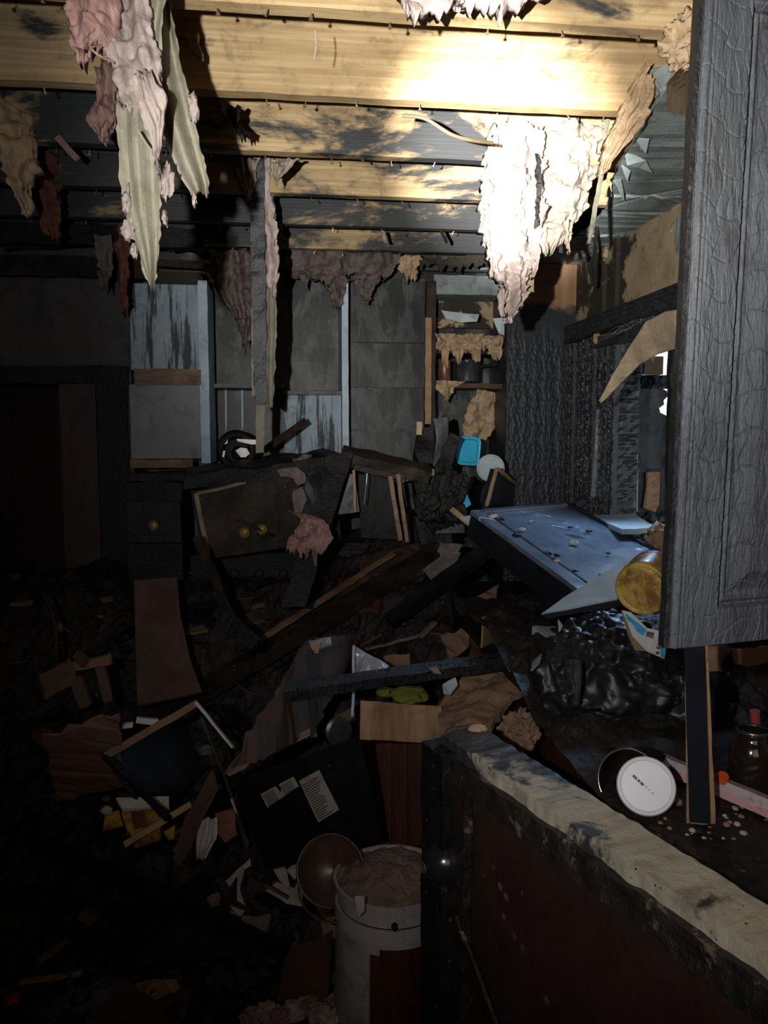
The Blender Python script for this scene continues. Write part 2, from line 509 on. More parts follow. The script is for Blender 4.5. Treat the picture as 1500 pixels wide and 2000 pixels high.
def ribbon(left, right, nu=30, nv=10, th=.004, fold=.02, ffreq=3, amp=.01, sc=10, rag=.006, seed=0, ragend=.02, ridged=False, cam_n=True):
    """hanging sheet between two edge polylines (world points, top to bottom)"""
    vs = []
    for i in range(nu + 1):
        t = i / nu
        for j in range(nv + 1):
            s = j / nv
            tt = min(1, max(0, t))
            if i == nu:
                tt = 1
            a, b = lerp_poly(left, tt), lerp_poly(right, tt)
            d = (b - a)
            p = a + d * s
            if j in (0, nv):
                k = noise.noise(V((p.z * 30 + seed, p.x * 9, j)))
                k += .6 * noise.noise(V((p.z * 90 + seed, p.x * 9, j)))
                p += d.normalized() * rag * k
            if i >= nu - 1 and ragend:
                p.z += ragend * (noise.noise(V((s * 9 + seed, seed, .3))) + .6 * noise.noise(V((s * 31 + seed, seed, .3))))
            nrm = V((0, -1, 0)) if cam_n else d.cross(V((0, 0, 1))).normalized()
            f = fold * math.sin(s * ffreq * PI * 2 + seed + 1.3 * noise.noise(V((t * 2, seed, 0))))
            q = V((p.x, 0, p.z)) + V((seed, 0, 0))
            nn = fr(q, sc, 4)
            if ridged:
                nn = abs(nn) * 2 - .6 + .35 * fr(q + V((9, 0, 0)), sc * 3.1, 3)
            p += nrm * (f * min(1, 4 * s * (1 - s) + .3) + amp * nn)
            vs.append(p)
    n = len(vs)
    fs = []
    W = nv + 1
    for i in range(nu):
        for j in range(nv):
            fs.append((i * W + j, (i + 1) * W + j, (i + 1) * W + j + 1, i * W + j + 1))
    bk = [v + V((0, th, 0)) for v in vs]
    out = vs + bk
    of = fs + [tuple(x + n for x in reversed(f)) for f in fs]
    for i in range(nu):
        of.append((i * W, i * W + n, (i + 1) * W + n, (i + 1) * W))
        of.append((i * W + nv, (i + 1) * W + nv, (i + 1) * W + nv + n, i * W + nv + n))
    for j in range(nv):
        of.append((j, j + 1, j + 1 + n, j + n))
        of.append((nu * W + j, nu * W + j + n, nu * W + j + 1 + n, nu * W + j + 1))
    return out, of


_ico = {}


def ico(sub):
    if sub not in _ico:
        bm = bmesh.new()
        bmesh.ops.create_icosphere(bm, subdivisions=sub, radius=1)
        bm.verts.index_update()
        _ico[sub] = ([v.co.copy() for v in bm.verts], [tuple(v.index for v in f.verts) for f in bm.faces])
        bm.free()
    return _ico[sub]


def tuft(c, r, amp=.45, sc=1.6, seed=0, sub=4, spike=.0):
    c = V(c)
    vs0, fs = ico(sub)
    out = []
    for v in vs0:
        k = 1 + amp * .35 * fr(v * 1.0 + V((seed * 3.7, seed, 0)), sc, 4)
        nv_ = noise.noise_vector(v * sc * .9 + V((seed, 5, seed * 2))) * (amp * .75) + noise.noise_vector(v * sc * 2.6 + V((seed, 1, 8))) * (amp * .30) + noise.noise_vector(v * sc * 6 + V((3, seed, 8))) * (amp * .12)
        if spike:
            k += spike * max(0, noise.noise(v * 5 + V((seed, 2, seed)))) ** 1.0
        out.append(c + V(((v.x * k + nv_.x) * r[0], (v.y * k + nv_.y) * r[1], (v.z * k + nv_.z) * r[2])))
    return out, fs


def tube(pts, r, n=8, sub=4):
    pts = [V(p) for p in pts]
    # catmull-rom
    q = []
    for i in range(len(pts) - 1):
        p0, p1, p2, p3 = pts[max(i - 1, 0)], pts[i], pts[i + 1], pts[min(i + 2, len(pts) - 1)]
        for k in range(sub):
            t = k / sub
            q.append(.5 * ((2 * p1) + (p2 - p0) * t + (2 * p0 - 5 * p1 + 4 * p2 - p3) * t * t + (3 * p1 - p0 - 3 * p2 + p3) * t ** 3))
    q.append(pts[-1])
    vs, fs = [], []
    for i, p in enumerate(q):
        d = (q[min(i + 1, len(q) - 1)] - q[max(i - 1, 0)]).normalized()
        s = d.cross(V((0, 0, 1)))
        if s.length < .1:
            s = d.cross(V((0, 1, 0)))
        s.normalize()
        u = s.cross(d)
        rr = r if not callable(r) else r(i / (len(q) - 1))
        for k in range(n):
            a = 2 * PI * k / n
            vs.append(p + s * math.cos(a) * rr + u * math.sin(a) * rr)
    for i in range(len(q) - 1):
        for k in range(n):
            fs.append((i * n + k, i * n + (k + 1) % n, (i + 1) * n + (k + 1) % n, (i + 1) * n + k))
    fs.append(tuple(reversed(range(n))))
    fs.append(tuple((len(q) - 1) * n + k for k in range(n)))
    return vs, fs


def lathe(prof, c, axis=(0, 0, 1), n=40, closed=False, arc=1.0, sx=1.0):
    """prof = [(r, h)] along axis from c"""
    c, ax = V(c), V(axis).normalized()
    s = ax.cross(V((0, 0, 1)))
    if s.length < .05:
        s = V((1, 0, 0))
    s.normalize()
    u = ax.cross(s).normalized()
    vs, fs = [], []
    m = n if arc >= 1 else n + 1
    for r, h in prof:
        for k in range(m):
            a = 2 * PI * k / n * arc
            vs.append(c + ax * h + s * (math.cos(a) * r * sx) + u * (math.sin(a) * r))
    for i in range(len(prof) - 1):
        for k in range(n if arc < 1 else n):
            k2 = (k + 1) % m if arc >= 1 else k + 1
            fs.append((i * m + k, i * m + k2, (i + 1) * m + k2, (i + 1) * m + k))
    if closed:
        fs.append(tuple(reversed(range(m))))
        fs.append(tuple((len(prof) - 1) * m + k for k in range(m)))
    return vs, fs


def checks(u, v, cw, ch, seed, groove=.15, wp=1.0):
    """alligator pattern: returns 0 in the grooves .. 1 on the blocks, plus block random"""
    u = u + wp * .35 * cw * np.sin(v / ch * 1.3 + seed) * .6 + .12 * cw * np.sin(v / ch * 5.1 + 2)
    v = v + .25 * ch * np.sin(u / cw * 1.9 + seed * 2)
    col = np.floor(u / cw)
    h1 = np.modf(np.sin(col * 12.9898 + seed) * 43758.5453)[0]
    vv = v / ch + h1 * 3
    row = np.floor(vv)
    h2 = np.modf(np.sin(col * 78.233 + row * 37.719 + seed) * 43758.5453)[0]
    fu = u / cw - col
    fv = vv - row
    # random extra split
    half = np.abs(h2) > .55
    fu = np.where(half, np.modf(fu * 2)[0], fu)
    eu = np.minimum(fu, 1 - fu) * np.where(half, .5, 1)
    ev = np.minimum(fv, 1 - fv)
    d = np.minimum(eu * cw, ev * ch) / min(cw, ch)
    g = np.clip(d / groove, 0, 1)
    return g * g * (3 - 2 * g), h2


def panel_field(o, ux, uy, nx, ny, fn, th=.02, vary=None):
    """height-field panel: origin o, edge vectors ux, uy, depth fn(u,v) in metres (u,v metres), facing -normal"""
    o, ux, uy = V(o), V(ux), V(uy)
    n = ux.cross(uy).normalized()
    if n.dot(CAM - o) < 0:
        n = -n
    U, Vv = np.meshgrid(np.linspace(0, ux.length, nx + 1), np.linspace(0, uy.length, ny + 1))
    H = fn(U, Vv)
    X = np.array(o)[None, None] + U[..., None] / ux.length * np.array(ux) + Vv[..., None] / uy.length * np.array(uy) + H[..., None] * np.array(n)
    vs = [V(x) for x in X.reshape(-1, 3)]
    W = nx + 1
    fs = []
    for j in range(ny):
        for i in range(nx):
            a = j * W + i
            fs.append((a, a + 1, a + 1 + W, a + W))
    k = len(vs)
    per = [i for i in range(W)] + [j * W + nx for j in range(1, ny + 1)] + [ny * W + i for i in range(nx - 1, -1, -1)] + [j * W for j in range(ny - 1, 0, -1)]
    for a in per:
        vs.append(vs[a] - n * th)
    m = len(per)
    for i in range(m):
        fs.append((per[i], k + i, k + (i + 1) % m, per[(i + 1) % m]))
    fs.append(tuple(k + i for i in range(m)))
    return vs, fs


def E(*a):
    return [P(x, y, d) for x, y, d in a]


def sm(x):
    x = min(1, max(0, x))
    return x * x * (3 - 2 * x)


def H(x, y):
    if x < -.78 and y > 3.77:
        return .005
    z = .03 + .70 * sm((y - 2.1) / 1.3)
    z += .26 * sm((y - 2.9) / .5)
    z += .22 * sm((x - .05) / .5) * sm((y - 2.15) / .5)
    z += .075 * fr((x * 1, y, 0), 3.1, 5) + .03 * fr((x, y, 4), 11, 3)
    return max(z, .005)


def PH(px, py, lift=.03, y0=1.75):
    d = dirpx(px, py)
    d = d / d.y
    y = y0
    while y < 4.05:
        p = CAM + d * y
        if p.z < H(p.x, p.y) + lift:
            return p
        y += .012
    return CAM + d * 4.05


def para(a, b, c, d, y):
    """pixel corners of a real parallelogram, nearest corner order a,b,c,d, with a at depth y -> world corners"""
    A, B, Cc, D = [dirpx(*q) for q in (a, b, c, d)]
    a0 = A * (y / A.y)
    m = np.array([[B.x, -Cc.x, D.x], [B.y, -Cc.y, D.y], [B.z, -Cc.z, D.z]])
    s = np.linalg.solve(m, np.array(a0))
    return [CAM + a0, CAM + B * s[0], CAM + Cc * s[1], CAM + D * s[2]]


# ================================================================ STRUCTURE
XL, XR, YB, YF = -2.6, 1.42, 4.15, -1.9
ZJ = 2.44
floor = add('floor', boxw(XL, XR + .1, YF, 5.6, -.1, 0), m_floor, kind='structure')
ceiling = thing('ceiling', None, None, (0, 2.5, ZJ), kind='structure')
yd = YF
k = 0
while yd < 5.5:
    add('deck_board', boxw(XL, XR + .1, yd, yd + .138, ZJ + .24, ZJ + .262), m_deck, ceiling)
    yd += .142
JY = [1.66 + .407 * i for i in range(-8, 7)]
nail_me = None
for i, jy in enumerate(JY):
    g = rough_box(boxw(XL, XR, jy, jy + .040, ZJ, ZJ + .235), (60, 1, 6), .0025, 9, i)
    j = add('joist', g, m_joist, ceiling)
    if jy > 1.2:
        x = -1.4 + rnd.random() * .1
        while x < 1.1:
            x += rnd.choice((.09, .13, .16, .2))
            if nail_me is None:
                o = add('nail', join(lathe([(.0016, 0), (.0016, .012), (.0045, .012), (.0045, .014)], (x, jy, ZJ - .012), (0, 0, -1), 6, True)), m_nail, j)
                nail_me = o.data
            o = bpy.data.objects.new('nail', nail_me)
            COL.objects.link(o)
            o.parent = j
            o.location = V((x, jy + rnd.uniform(-.002, .028), ZJ - .026 + rnd.uniform(0, .010))) - j.location - ceiling.location
            o.rotation_euler = (rnd.uniform(-.5, .5), rnd.uniform(-.5, .5), 0)

# walls
add('wall_back', boxw(P(250, 900, YB).x, XR + .1, YB, YB + .1, 0, ZJ + .26), m_back_soot, kind='structure')
add('wall_front', boxw(XL, XR + .1, YF - .1, YF, 0, ZJ + .26), m_paint_wall, kind='structure')
add('wall_left', boxw(XL - .1, XL, YF, 5.6, 0, ZJ + .26), m_paint_wall, kind='structure')
# right wall with the burnt-out opening
OY0, OY1, OZ0, OZ1 = 2.62, 3.32, 1.12, 2.07
wr = add('wall_right', boxw(XR, XR + .1, YF, OY0, 0, ZJ + .26), m_back_soot, kind='structure')
for nm, b in (('wall_section', (OY0, YB, 0, OZ0)), ('wall_section', (OY0, YB, OZ1, ZJ + .26)), ('wall_section', (OY1, YB, OZ0, OZ1))):
    add(nm, boxw(XR, XR + .1, b[0], b[1], b[2], b[3]), m_back_soot, wr)
# burnt drywall band above
bt = thing('trim_1', None, None, (XR - .01, 2.4, 2.13), kind='structure')
g = slab([V((XR - .012, y, z)) for y, z in ((.7, 2.13), (3.84, 2.13), (3.84, 2.43), (.7, 2.43))], .008, 5, .003, 5)
add('drywall_band', g, m_gypsum, bt)
for yy, ww in ((3.28, .035), (3.42, .018), (2.64, .02)):
    add('batten', rough_box(boxw(XR - .034, XR - .014, yy, yy + ww, 2.13, 2.43), (1, 1, 8), .003), m_gypsum, bt)
add('peeled_paint', slab(E((1310, 440, 2.85), (1345, 400, 2.70), (1352, 520, 2.65), (1330, 510, 2.72), (1318, 480, 2.8)), .003, 2, .006, rag=.02), m_paint_grey, bt)
# charred header under the band
add('charred_header', rough_box(boxw(XR - .07, XR - .012, 1.6, 3.84, 2.045, 2.125), (60, 3, 4), .009, 18), m_char, bt)
add('charred_ledger', rough_box(boxw(XR - .055, XR - .005, 1.8, 3.5, 1.985, 2.035), (50, 3, 3), .008, 22, 3), m_char_fine, bt)
# exposed studs of the right wall (alligator charred)
st = thing('trim_2', None, None, (XR, 3.3, 0), kind='structure')


def stud(y0, y1, z0, z1, x=XR - .05, th=.06, seed=1, cw=.03, ch=.04, parent=st, mat=None, nm='charred_stud', depth=.009):
    # face towards camera (-y) and towards room (-x)
    def fn(u, v):
        g, h = checks(u, v, cw, ch, seed)
        return -depth * (1 - g) + .003 * h
    a = panel_field(V((x, y0, z0)), V((0, y1 - y0, 0)), V((0, 0, z1 - z0)), max(4, int((y1 - y0) / .006)), int((z1 - z0) / .007), fn, .02)
    b = panel_field(V((x, y0, z0)), V((th, 0, 0)), V((0, 0, z1 - z0)), 8, int((z1 - z0) / .008), fn, .01)
    return add(nm, join(a, b), mat or m_char_fine, parent)


for i, (a, b) in enumerate(((3.34, 3.44), (3.46, 3.60), (3.62, 3.70), (3.72, 3.82))):
    stud(a, b, 1.0, 2.04, x=XR - .04 - .012 * (i % 2), seed=i + 2)
stud(OY0 - .04, OY0 + .04, 1.0, 2.04, x=XR - .05, seed=11)
stud(OY1 - .04, OY1 + .03, 1.05, 2.04, x=XR - .03, th=.12, seed=17)
al1 = E((1195, 670, 3.40), (1188, 760, 3.40), (1178, 880, 3.40))
add('metal_strip', beam(P(1197, 672, 3.36), P(1183, 870, 3.36), .018, .008, (0, -1, 0), 10, .002), m_alu, st)
add('metal_strip', beam(P(1171, 800, 3.42), P(1158, 970, 3.42), .022, .008, (0, -1, 0), 10, .003), m_alu, st)
add('splintered_batten', beam(P(1166, 668, 3.55), P(1163, 720, 3.55), .03, .012, (0, -1, 0), 6, .004), m_edge, st)

# burnt lean-to seen through the opening
ot = thing('porch_wall', 'charred wooden porch framing seen through the burnt-out window opening', 'wall', (2.2, 4.0, .2))


def crack_panel(px0, py0, px1, py1, y, seed, cw=.05, ch=.06, th=.03, depth=.014):
    a, b = P(px0, py1, y), P(px1, py0, y)

    def fn(u, v):
        g, h = checks(u, v, cw, ch, seed)
        return -depth * (1 - g) + .004 * h
    return panel_field(V((a.x, y, a.z)), V((b.x - a.x, 0, 0)), V((0, 0, b.z - a.z)), max(4, int((b.x - a.x) / .009)), max(4, int((b.z - a.z) / .009)), fn, th)


add('header_beam', crack_panel(1205, 733, 1345, 758, 4.3, 3), m_char, ot)
add('stud', crack_panel(1232, 758, 1248, 1010, 4.32, 5), m_char, ot)
add('stud', crack_panel(1205, 758, 1222, 1010, 4.32, 6), m_char_fine, ot)
add('stud', crack_panel(1302, 650, 1345, 1010, 4.32, 7), m_char_fine, ot)
# sheathing with a ragged burnt hole
sp = E((1246, 757, 4.36), (1290, 757, 4.36), (1303, 764, 4.36), (1303, 775, 4.36), (1296, 782, 4.36), (1297, 790, 4.36), (1288, 797, 4.36), (1290, 806, 4.36), (1302, 812, 4.36), (1303, 835, 4.36), (1303, 915, 4.36), (1262, 915, 4.36), (1258, 1000, 4.36), (1246, 1000, 4.36))
add('sheathing', slab(sp, .02, 3, .008, 8), m_char_fine, ot)
add('strand_board', slab(E((1262, 922, 4.34), (1290, 922, 4.34), (1287, 985, 4.34), (1280, 1000, 4.34), (1256, 992, 4.34), (1262, 950, 4.34)), .02, 2, .004), m_osb, ot)
add('lower_board', crack_panel(1205, 1000, 1345, 1100, 4.38, 9), m_char_fine, ot)
add('upper_block', rect(1262, 696, 1296, 731, 4.34, .05), m_edge, ot)
add('upper_block', rect(1248, 700, 1260, 731, 4.38, .05), m_siding, ot)
add('added_sky_shade', boxw(1.56, 4, .5, 4.45, 2.31, 2.36), m_char_plain, ot)  # unseen slab added to keep sky light off the porch framing
add('back_board', rect(1240, 860, 1345, 1010, 4.46, .03), m_char_fine, ot)
add('ground_1', boxw(XR + .12, 9, -3, 12, -.25, -.05), m_grass, kind='structure')

# back-left wall with doorway
YW = 3.78
dl, dr, dp = P(-60, 760, YW).x, P(118, 760, YW).x, P(258, 760, YW).x
zt = P(0, 745, YW).z
wl = add('wall_back_left', boxw(XL, dp, YW, YW + .1, zt, ZJ + .26), m_paint_wall, kind='structure')
add('wall_section', boxw(dr, dp, YW, YW + .1, 0, zt), m_jamb, wl)
add('wall_section', boxw(XL, dl, YW, YW + .1, 0, zt), m_jamb, wl)
add('return_wall', boxw(dp - .1, dp, YW + .1, 5.5, 0, ZJ + .26), m_paint_wall, wl)
dk = add('wall_far_room', boxw(XL, dp, 5.5, 5.6, 0, ZJ + .26), m_jamb, kind='structure')
tr = add('trim_3', rough_box(boxw(dl - .1, dp - .01, YW - .03, YW - .002, zt - .01, P(0, 714, YW).z), (40, 1, 4), .006, 12), m_char_plain, kind='structure')
add('trim_4', rough_box(boxw(dr, P(190, 800, YW).x, YW - .028, YW - .002, .3, zt - .015), (3, 1, 30), .003, 9), m_jamb, kind='structure')
add('trim_5', rough_box(boxw(P(190, 800, YW).x + .003, P(250, 800, YW).x, YW - .02, YW - .002, .3, zt - .015), (3, 1, 30), .003, 9), m_char_plain, kind='structure')
# soffit boards up in the dark above the left wall
add('trim_6', rough_box(boxw(XL, P(300, 500, 3.66).x, 3.62, 3.66, P(0, 540, 3.66).z, P(0, 500, 3.66).z), (40, 1, 3), .01, 8), m_char_brown, kind='structure')
add('trim_7', rough_box(boxw(XL, P(400, 470, 3.5).x, 3.45, 3.5, P(0, 470, 3.5).z - .02, P(0, 440, 3.5).z), (40, 1, 3), .012, 8, 4), m_char_plain, kind='structure')

# remaining ceiling drywall on the right
zc = ZJ - .004


def C(px, py):
    p = PZ(px, py, zc)
    return p


def ceil_piece(pts, nm, mat, seed):
    add(nm, slab(pts, -.012, 5, .0008, 4, seed, rag=.02), mat, ceiling)


e1 = [C(1196, 372), C(1200, 330), C(1222, 290), C(1243, 262), (C(1262, 225)), C(1290, 180), C(1318, 140), C(1350, 95)]
y372 = e1[0].y
ceil_piece(e1 + [V((1.10, 1.3, zc)), V((1.41, 1.2, zc)), V((1.41, y372 - .006, zc))], 'drywall_panel', m_paint_grey, 1)
c2 = [C(1130, 452), C(1150, 440), C(1180, 410), C(1192, 378)]
y450 = c2[0].y
ceil_piece(c2 + [V((1.41, y372 + .006, zc)), V((1.41, y450 - .005, zc))], 'drywall_panel', m_paint_grey, 2)
ceil_piece([C(1040, 512), C(1062, 490), C(1100, 478), C(1118, 462), C(1130, 456)] + [V((1.41, y450 + .006, zc)), V((1.41, 4.1, zc)), V((1.1, 4.1, zc)), V((.98, 4.0, zc))], 'drywall_panel', m_paint_grey, 3)
# torn upturned drywall edge and paint flakes
add('torn_drywall_edge', slab(E((1270, 135, 1.95), (1345, 108, 1.85), (1372, 110, 1.8), (1300, 165, 1.93), (1275, 195, 2.0), (1262, 170, 2.0)), .012, 3, .006, rag=.02), m_paint_grey, ceiling)
for i, q in enumerate((((1220, 290), (1262, 298), (1275, 315), (1258, 332), (1250, 312), (1225, 300)), ((1196, 345), (1214, 335), (1220, 372), (1212, 370), (1205, 350)), ((1240, 262), (1268, 255), (1262, 275), (1246, 280)), ((1212, 312), (1232, 318), (1226, 330)), ((1190, 355), (1180, 372), (1196, 362)))):
    pts = [C(*a) - V((0, 0, .012 + .012 * (j % 3))) for j, a in enumerate(q)]
    add('paint_flake', slab(pts, .002, 1, .003), m_peel, ceiling)

# pantry block: tall end panel
yP = 3.8
a0, b0 = P(986, 1010, yP), P(1138, 520, yP)
pz0, pz1 = .0, ZJ - .015


def pfn(u, v):
    g, h = checks(u, v, .026, .026, 4.2, .2)
    zz = v + pz0
    k = np.clip((2.13 + .03 * np.sin(u * 40) - zz) / .12, 0, 1)
    return k * (-.005 * (1 - g) + .0025 * h)


pn = thing('pantry_cabinet', 'tall floor-to-ceiling pantry cabinet, alligator-charred below an unburnt brown top', 'cabinet', ((a0.x + XR) / 2, yP + .1, 0))
add('end_panel', smooth=True, mat=m_pantry, parent=pn, geo=panel_field(V((a0.x, yP, 0)), V((XR - .004 - a0.x, 0, 0)), V((0, 0, pz1)), 84, 330, pfn, .02))
add('side_panel', boxw(a0.x, a0.x + .018, yP + .022, YB - .01, 0, pz1), m_char_fine, pn)

# ================================================================ BACK CABINETS
wc = thing('wall_cabinet', 'greyed white wall cabinet with brown rails beside the doorway', 'cabinet', P(325, 900, 3.62))
add('front', rect(257, 752, 393, 896, 3.62, .02), m_white_cab, wc)
add('upper_panel', rect(257, 556, 393, 722, 3.63, .02), m_drip, wc)
add('rail', rough_box(rect(262, 721, 392, 751, 3.60, .03), (14, 1, 2), .003, 14), m_brown_rail, wc, label='browned wooden rail')
add('rail', rough_box(rect(255, 897, 376, 914, 3.60, .03), (14, 1, 2), .003, 14), m_brown_rail, wc)
add('edge_strip', rough_box(rect(394, 548, 404, 905, 3.61, .3), (1, 2, 20), .002, 14), m_white_blue, wc, label='pale blue vertical edge')
add('top_board', rect(300, 532, 396, 554, 3.62, .05), m_gypsum, wc)

sh = thing('shelf_unit', 'soot-black open shelving with pale painted uprights along the back wall', 'shelf', P(560, 900, 4.0))
add('back_board', rough_box(rect(405, 540, 560, 755, 4.11, .02), (8, 1, 8), .003, 6), m_back_soot, sh)
add('back_board', rough_box(rect(572, 540, 668, 762, 4.11, .02), (8, 1, 8), .003, 6), m_back_soot, sh)
add('shelf', rough_box(rect(404, 750, 556, 757, 3.86, .24), (10, 2, 1), .002), m_back_soot, sh)
add('shelf', rough_box(rect(556, 764, 668, 770, 3.86, .24), (10, 2, 1), .002), m_back_soot, sh)
add('lower_panel', rect(556, 772, 669, 905, 3.95, .02), m_drip, sh, label='pale panel with black drips')
add('upright', rough_box(rect(669, 550, 680, 905, 3.85, .26), (1, 2, 24), .002), m_white_blue, sh, label='pale blue upright')
add('upright', rough_box(rect(404, 756, 409, 905, 3.85, .2), (1, 2, 12), .002), m_back_soot, sh)
for px in (441, 473):
    add('drip', slab(E((px - 2, 757, 4.105), (px + 2, 757, 4.105), (px + 3, 830, 4.105), (px - 1, 850, 4.105)), .002, 2, .001), m_white_blue, sh)
mid = thing('back_partition', 'sooty grey hardboard sheets fixed to the back wall beside the pantry alcove', 'panel', P(760, 900, 4.1))
for (u0, v0, u1, v1) in ((682, 545, 832, 668), (682, 672, 832, 756), (682, 760, 828, 838), (682, 842, 822, 915)):
    add('sheet', rough_box(rect(u0, v0, u1, v1, 4.10, .018), (10, 1, 8), .004, 5, u0 + v0), m_back_soot, mid)

# alcove
al = thing('alcove_shelving', 'burnt alcove shelves with scorched tan insulation sagging over them', 'shelf', P(915, 760, 4.0))
add('post', rough_box(rect(832, 548, 852, 835, 3.84, .05), (2, 1, 24), .004, 18), m_char_brown, al)
add('post_face', rough_box(rect(830, 620, 843, 828, 3.825, .012), (2, 1, 24), .003, 18), m_edge, al, label='tan unburnt face of the post')
add('shelf', rough_box(rect(848, 749, 984, 757, 3.88, .24), (10, 3, 1), .005), m_card_dark, al)
add('shelf', rough_box(rect(848, 682, 984, 690, 3.88, .24), (10, 3, 1), .005), m_char_brown, al)
add('top_board', rough_box(rect(848, 540, 984, 574, 3.86, .2), (10, 2, 2), .003), m_paint_grey, al, label='grey-blue painted board')
add('back_board', rough_box(rect(850, 576, 984, 640, 4.08, .02), (10, 1, 4), .003), m_gypsum, al)
for i, q in enumerate((((862, 606), (905, 612), (936, 614), (932, 628), (900, 630), (870, 622)), ((962, 622), (985, 620), (985, 655), (975, 652)))):
    add('paint_flap', slab([P(a, b, 3.83 - .01 * (j % 2)) for j, (a, b) in enumerate(q)], .003, 2, .006), m_peel, al)

# ---------------------------------------------------------------- rubble base
nx, ny = 230, 190
xs = np.linspace(-1.75, .655, nx + 1)
ys = np.linspace(1.95, 4.10, ny + 1)
vs = [V((x, y, H(x, y))) for y in ys for x in xs]
fs = [(j * (nx + 1) + i, j * (nx + 1) + i + 1, (j + 1) * (nx + 1) + i + 1, (j + 1) * (nx + 1) + i) for j in range(ny) for i in range(nx)]
tg = add('rubble', (vs, fs), m_pile, label='black wet fire rubble heaped across the kitchen floor', cat='rubble', kind='stuff')

# ---------------------------------------------------------------- counter and pony wall on the right
ct = thing('kitchen_counter', 'rubble-covered counter run along the window wall behind the half wall', 'counter', (1.05, 2.3, 0))
add('worktop', rough_box(boxw(.66, 1.36, .9, 3.7, .865, .895), (20, 60, 1), .003), m_char_plain, ct)
add('cabinet_base', boxw(.72, 1.36, .92, 3.7, 0, .862), m_redwood, ct)

zL = .97
F1, F2 = PZ(862, 1434, zL), PZ(934, 1416, zL)
N1, N2 = PZ(1500, 1870, zL), PZ(1500, 1768, zL)
N1 = F1 + (N1 - F1) * 1.25
N2 = F2 + (N2 - F2) * 1.25
hw = thing('half_wall', 'waist-high half wall with a sooty pale cap and blistered brown side', 'half wall', ((F1.x + N1.x) / 2, (F1.y + N1.y) / 2, 0))
nrm = V(((F1 - N1).y, -(F1 - N1).x, 0)).normalized()
if nrm.x > 0:
    nrm = -nrm
# nrm points to the left/camera side
cap = slab([F1, F2, N2, N1], .030, 6, .0016, 9, rag=.006)
add('cap', cap, m_ledge, hw, label='pale cap board patchy with soot')
dz = V((0, 0, 1))
g = hexa([V((q.x, q.y, zb)) for zb in (0, zL - .045) for q in (F1 - nrm * .02, N1 - nrm * .02, N2 + nrm * .01, F2 + nrm * .01)])
add('side_panel', rough_box(g, (70, 2, 40), .003, 12), m_pony, hw)
d = (N1 - F1).normalized()
d.z = 0


def along(t, off, z):
    q = F1 + d * t + nrm * off
    return V((q.x, q.y, z))


add('cap_fascia', rough_box(hexa([along(0, .018, zL - .075), along(1.1, .018, zL - .075), along(1.1, -.018, zL - .075), along(0, -.018, zL - .075),
                                  along(0, .012, zL - .028), along(1.1, .012, zL - .028), along(1.1, -.018, zL - .028), along(0, -.018, zL - .028)]), (90, 2, 5), .006, 26), m_pony_edge, hw, label='blistered flaking edge')
ep = add('end_post', rough_box(hexa([along(-.035, .03, .0), along(.055, .03, .0), along(.055, -.05, .0), along(-.035, -.05, .0),
                                along(-.03, .03, zL - .02), along(.06, .03, zL - .02), along(.06, -.05, zL - .02), along(-.03, -.05, zL - .02)]), (3, 3, 40), .004, 14), m_char_plain, hw)
add('post_moulding', rough_box(hexa([along(.058, .006, .05), along(.10, .006, .05), along(.10, -.015, .05), along(.058, -.015, .05),
                                     along(.062, .006, zL - .05), along(.104, .006, zL - .05), along(.104, -.015, zL - .05), along(.062, -.015, zL - .05)]), (3, 1, 50), .005, 30), m_pony_edge, hw)
kp = P(862, 1694, F1.y - .06)
kb = lathe([(.020, -.045), (.034, -.032), (.043, -.016), (.046, 0), (.044, .014), (.034, .032), (.018, .044), (.002, .048)], kp + V((.012, .02, 0)), V((-1, -.35, 0)), 28, True)
kn = add('knob', kb, m_knob, ep, smooth=True, label='round glossy black knob')
add('knob_ring', lathe([(.010, .049), (.013, .052), (.010, .055), (.006, .052)], kp + V((.012, .02, 0)), V((-1, -.35, 0)), 20, True), m_gold, ep)
nb = along(.10, .004, .62)
add('brace_strip', beam(along(.07, .006, .60), along(.30, .006, .40), .03, .008, nrm, 10, .004), m_pony_edge, hw)

# ---------------------------------------------------------------- near cabinet door on the right (charred)
TL, BL = P(1388, -130, .87), P(1311, 1268, .87)
uy = TL - BL
ux = V((.33, .055, .004))
HH, WW = uy.length, ux.length


def dfn(u, v):
    m = np.minimum(np.minimum(u, WW - u), np.minimum(v * .0 + (v + .018), HH - v + .0))
    fw = .062
    h = np.zeros_like(u)
    h = h - .006 * np.exp(-((m - .0015) / .002) ** 2) - .0016 * np.exp(-((m - .011) / .0016) ** 2) - .001 * np.exp(-((m - .016) / .0012) ** 2)
    k = np.clip((m - fw) / .004, 0, 1)
    h = h - .007 * k
    h = h + .003 * np.exp(-((m - fw - .010) / .003) ** 2)
    k2 = np.clip((m - fw - .020) / .022, 0, 1)
    h = h + .008 * k2
    g, hh = checks(u, v, .030, .046, 2.4, .06, .25)
    h = h - .0009 * (1 - g) + .0003 * hh
    return h


nd = thing('charred_cabinet_door', 'tall charred grey cabinet door hanging open close by, with a raised panel', 'door', BL + ux * .5)
add('door_panel', panel_field(BL, ux, uy, 250, 420, dfn, .018), m_door, nd)
add('hinge_edge', beam(BL + V((-.004, .012, 0)), TL + V((-.004, .012, 0)), .006, .014, (0, -1, 0), 30, .002), m_char_plain, nd)

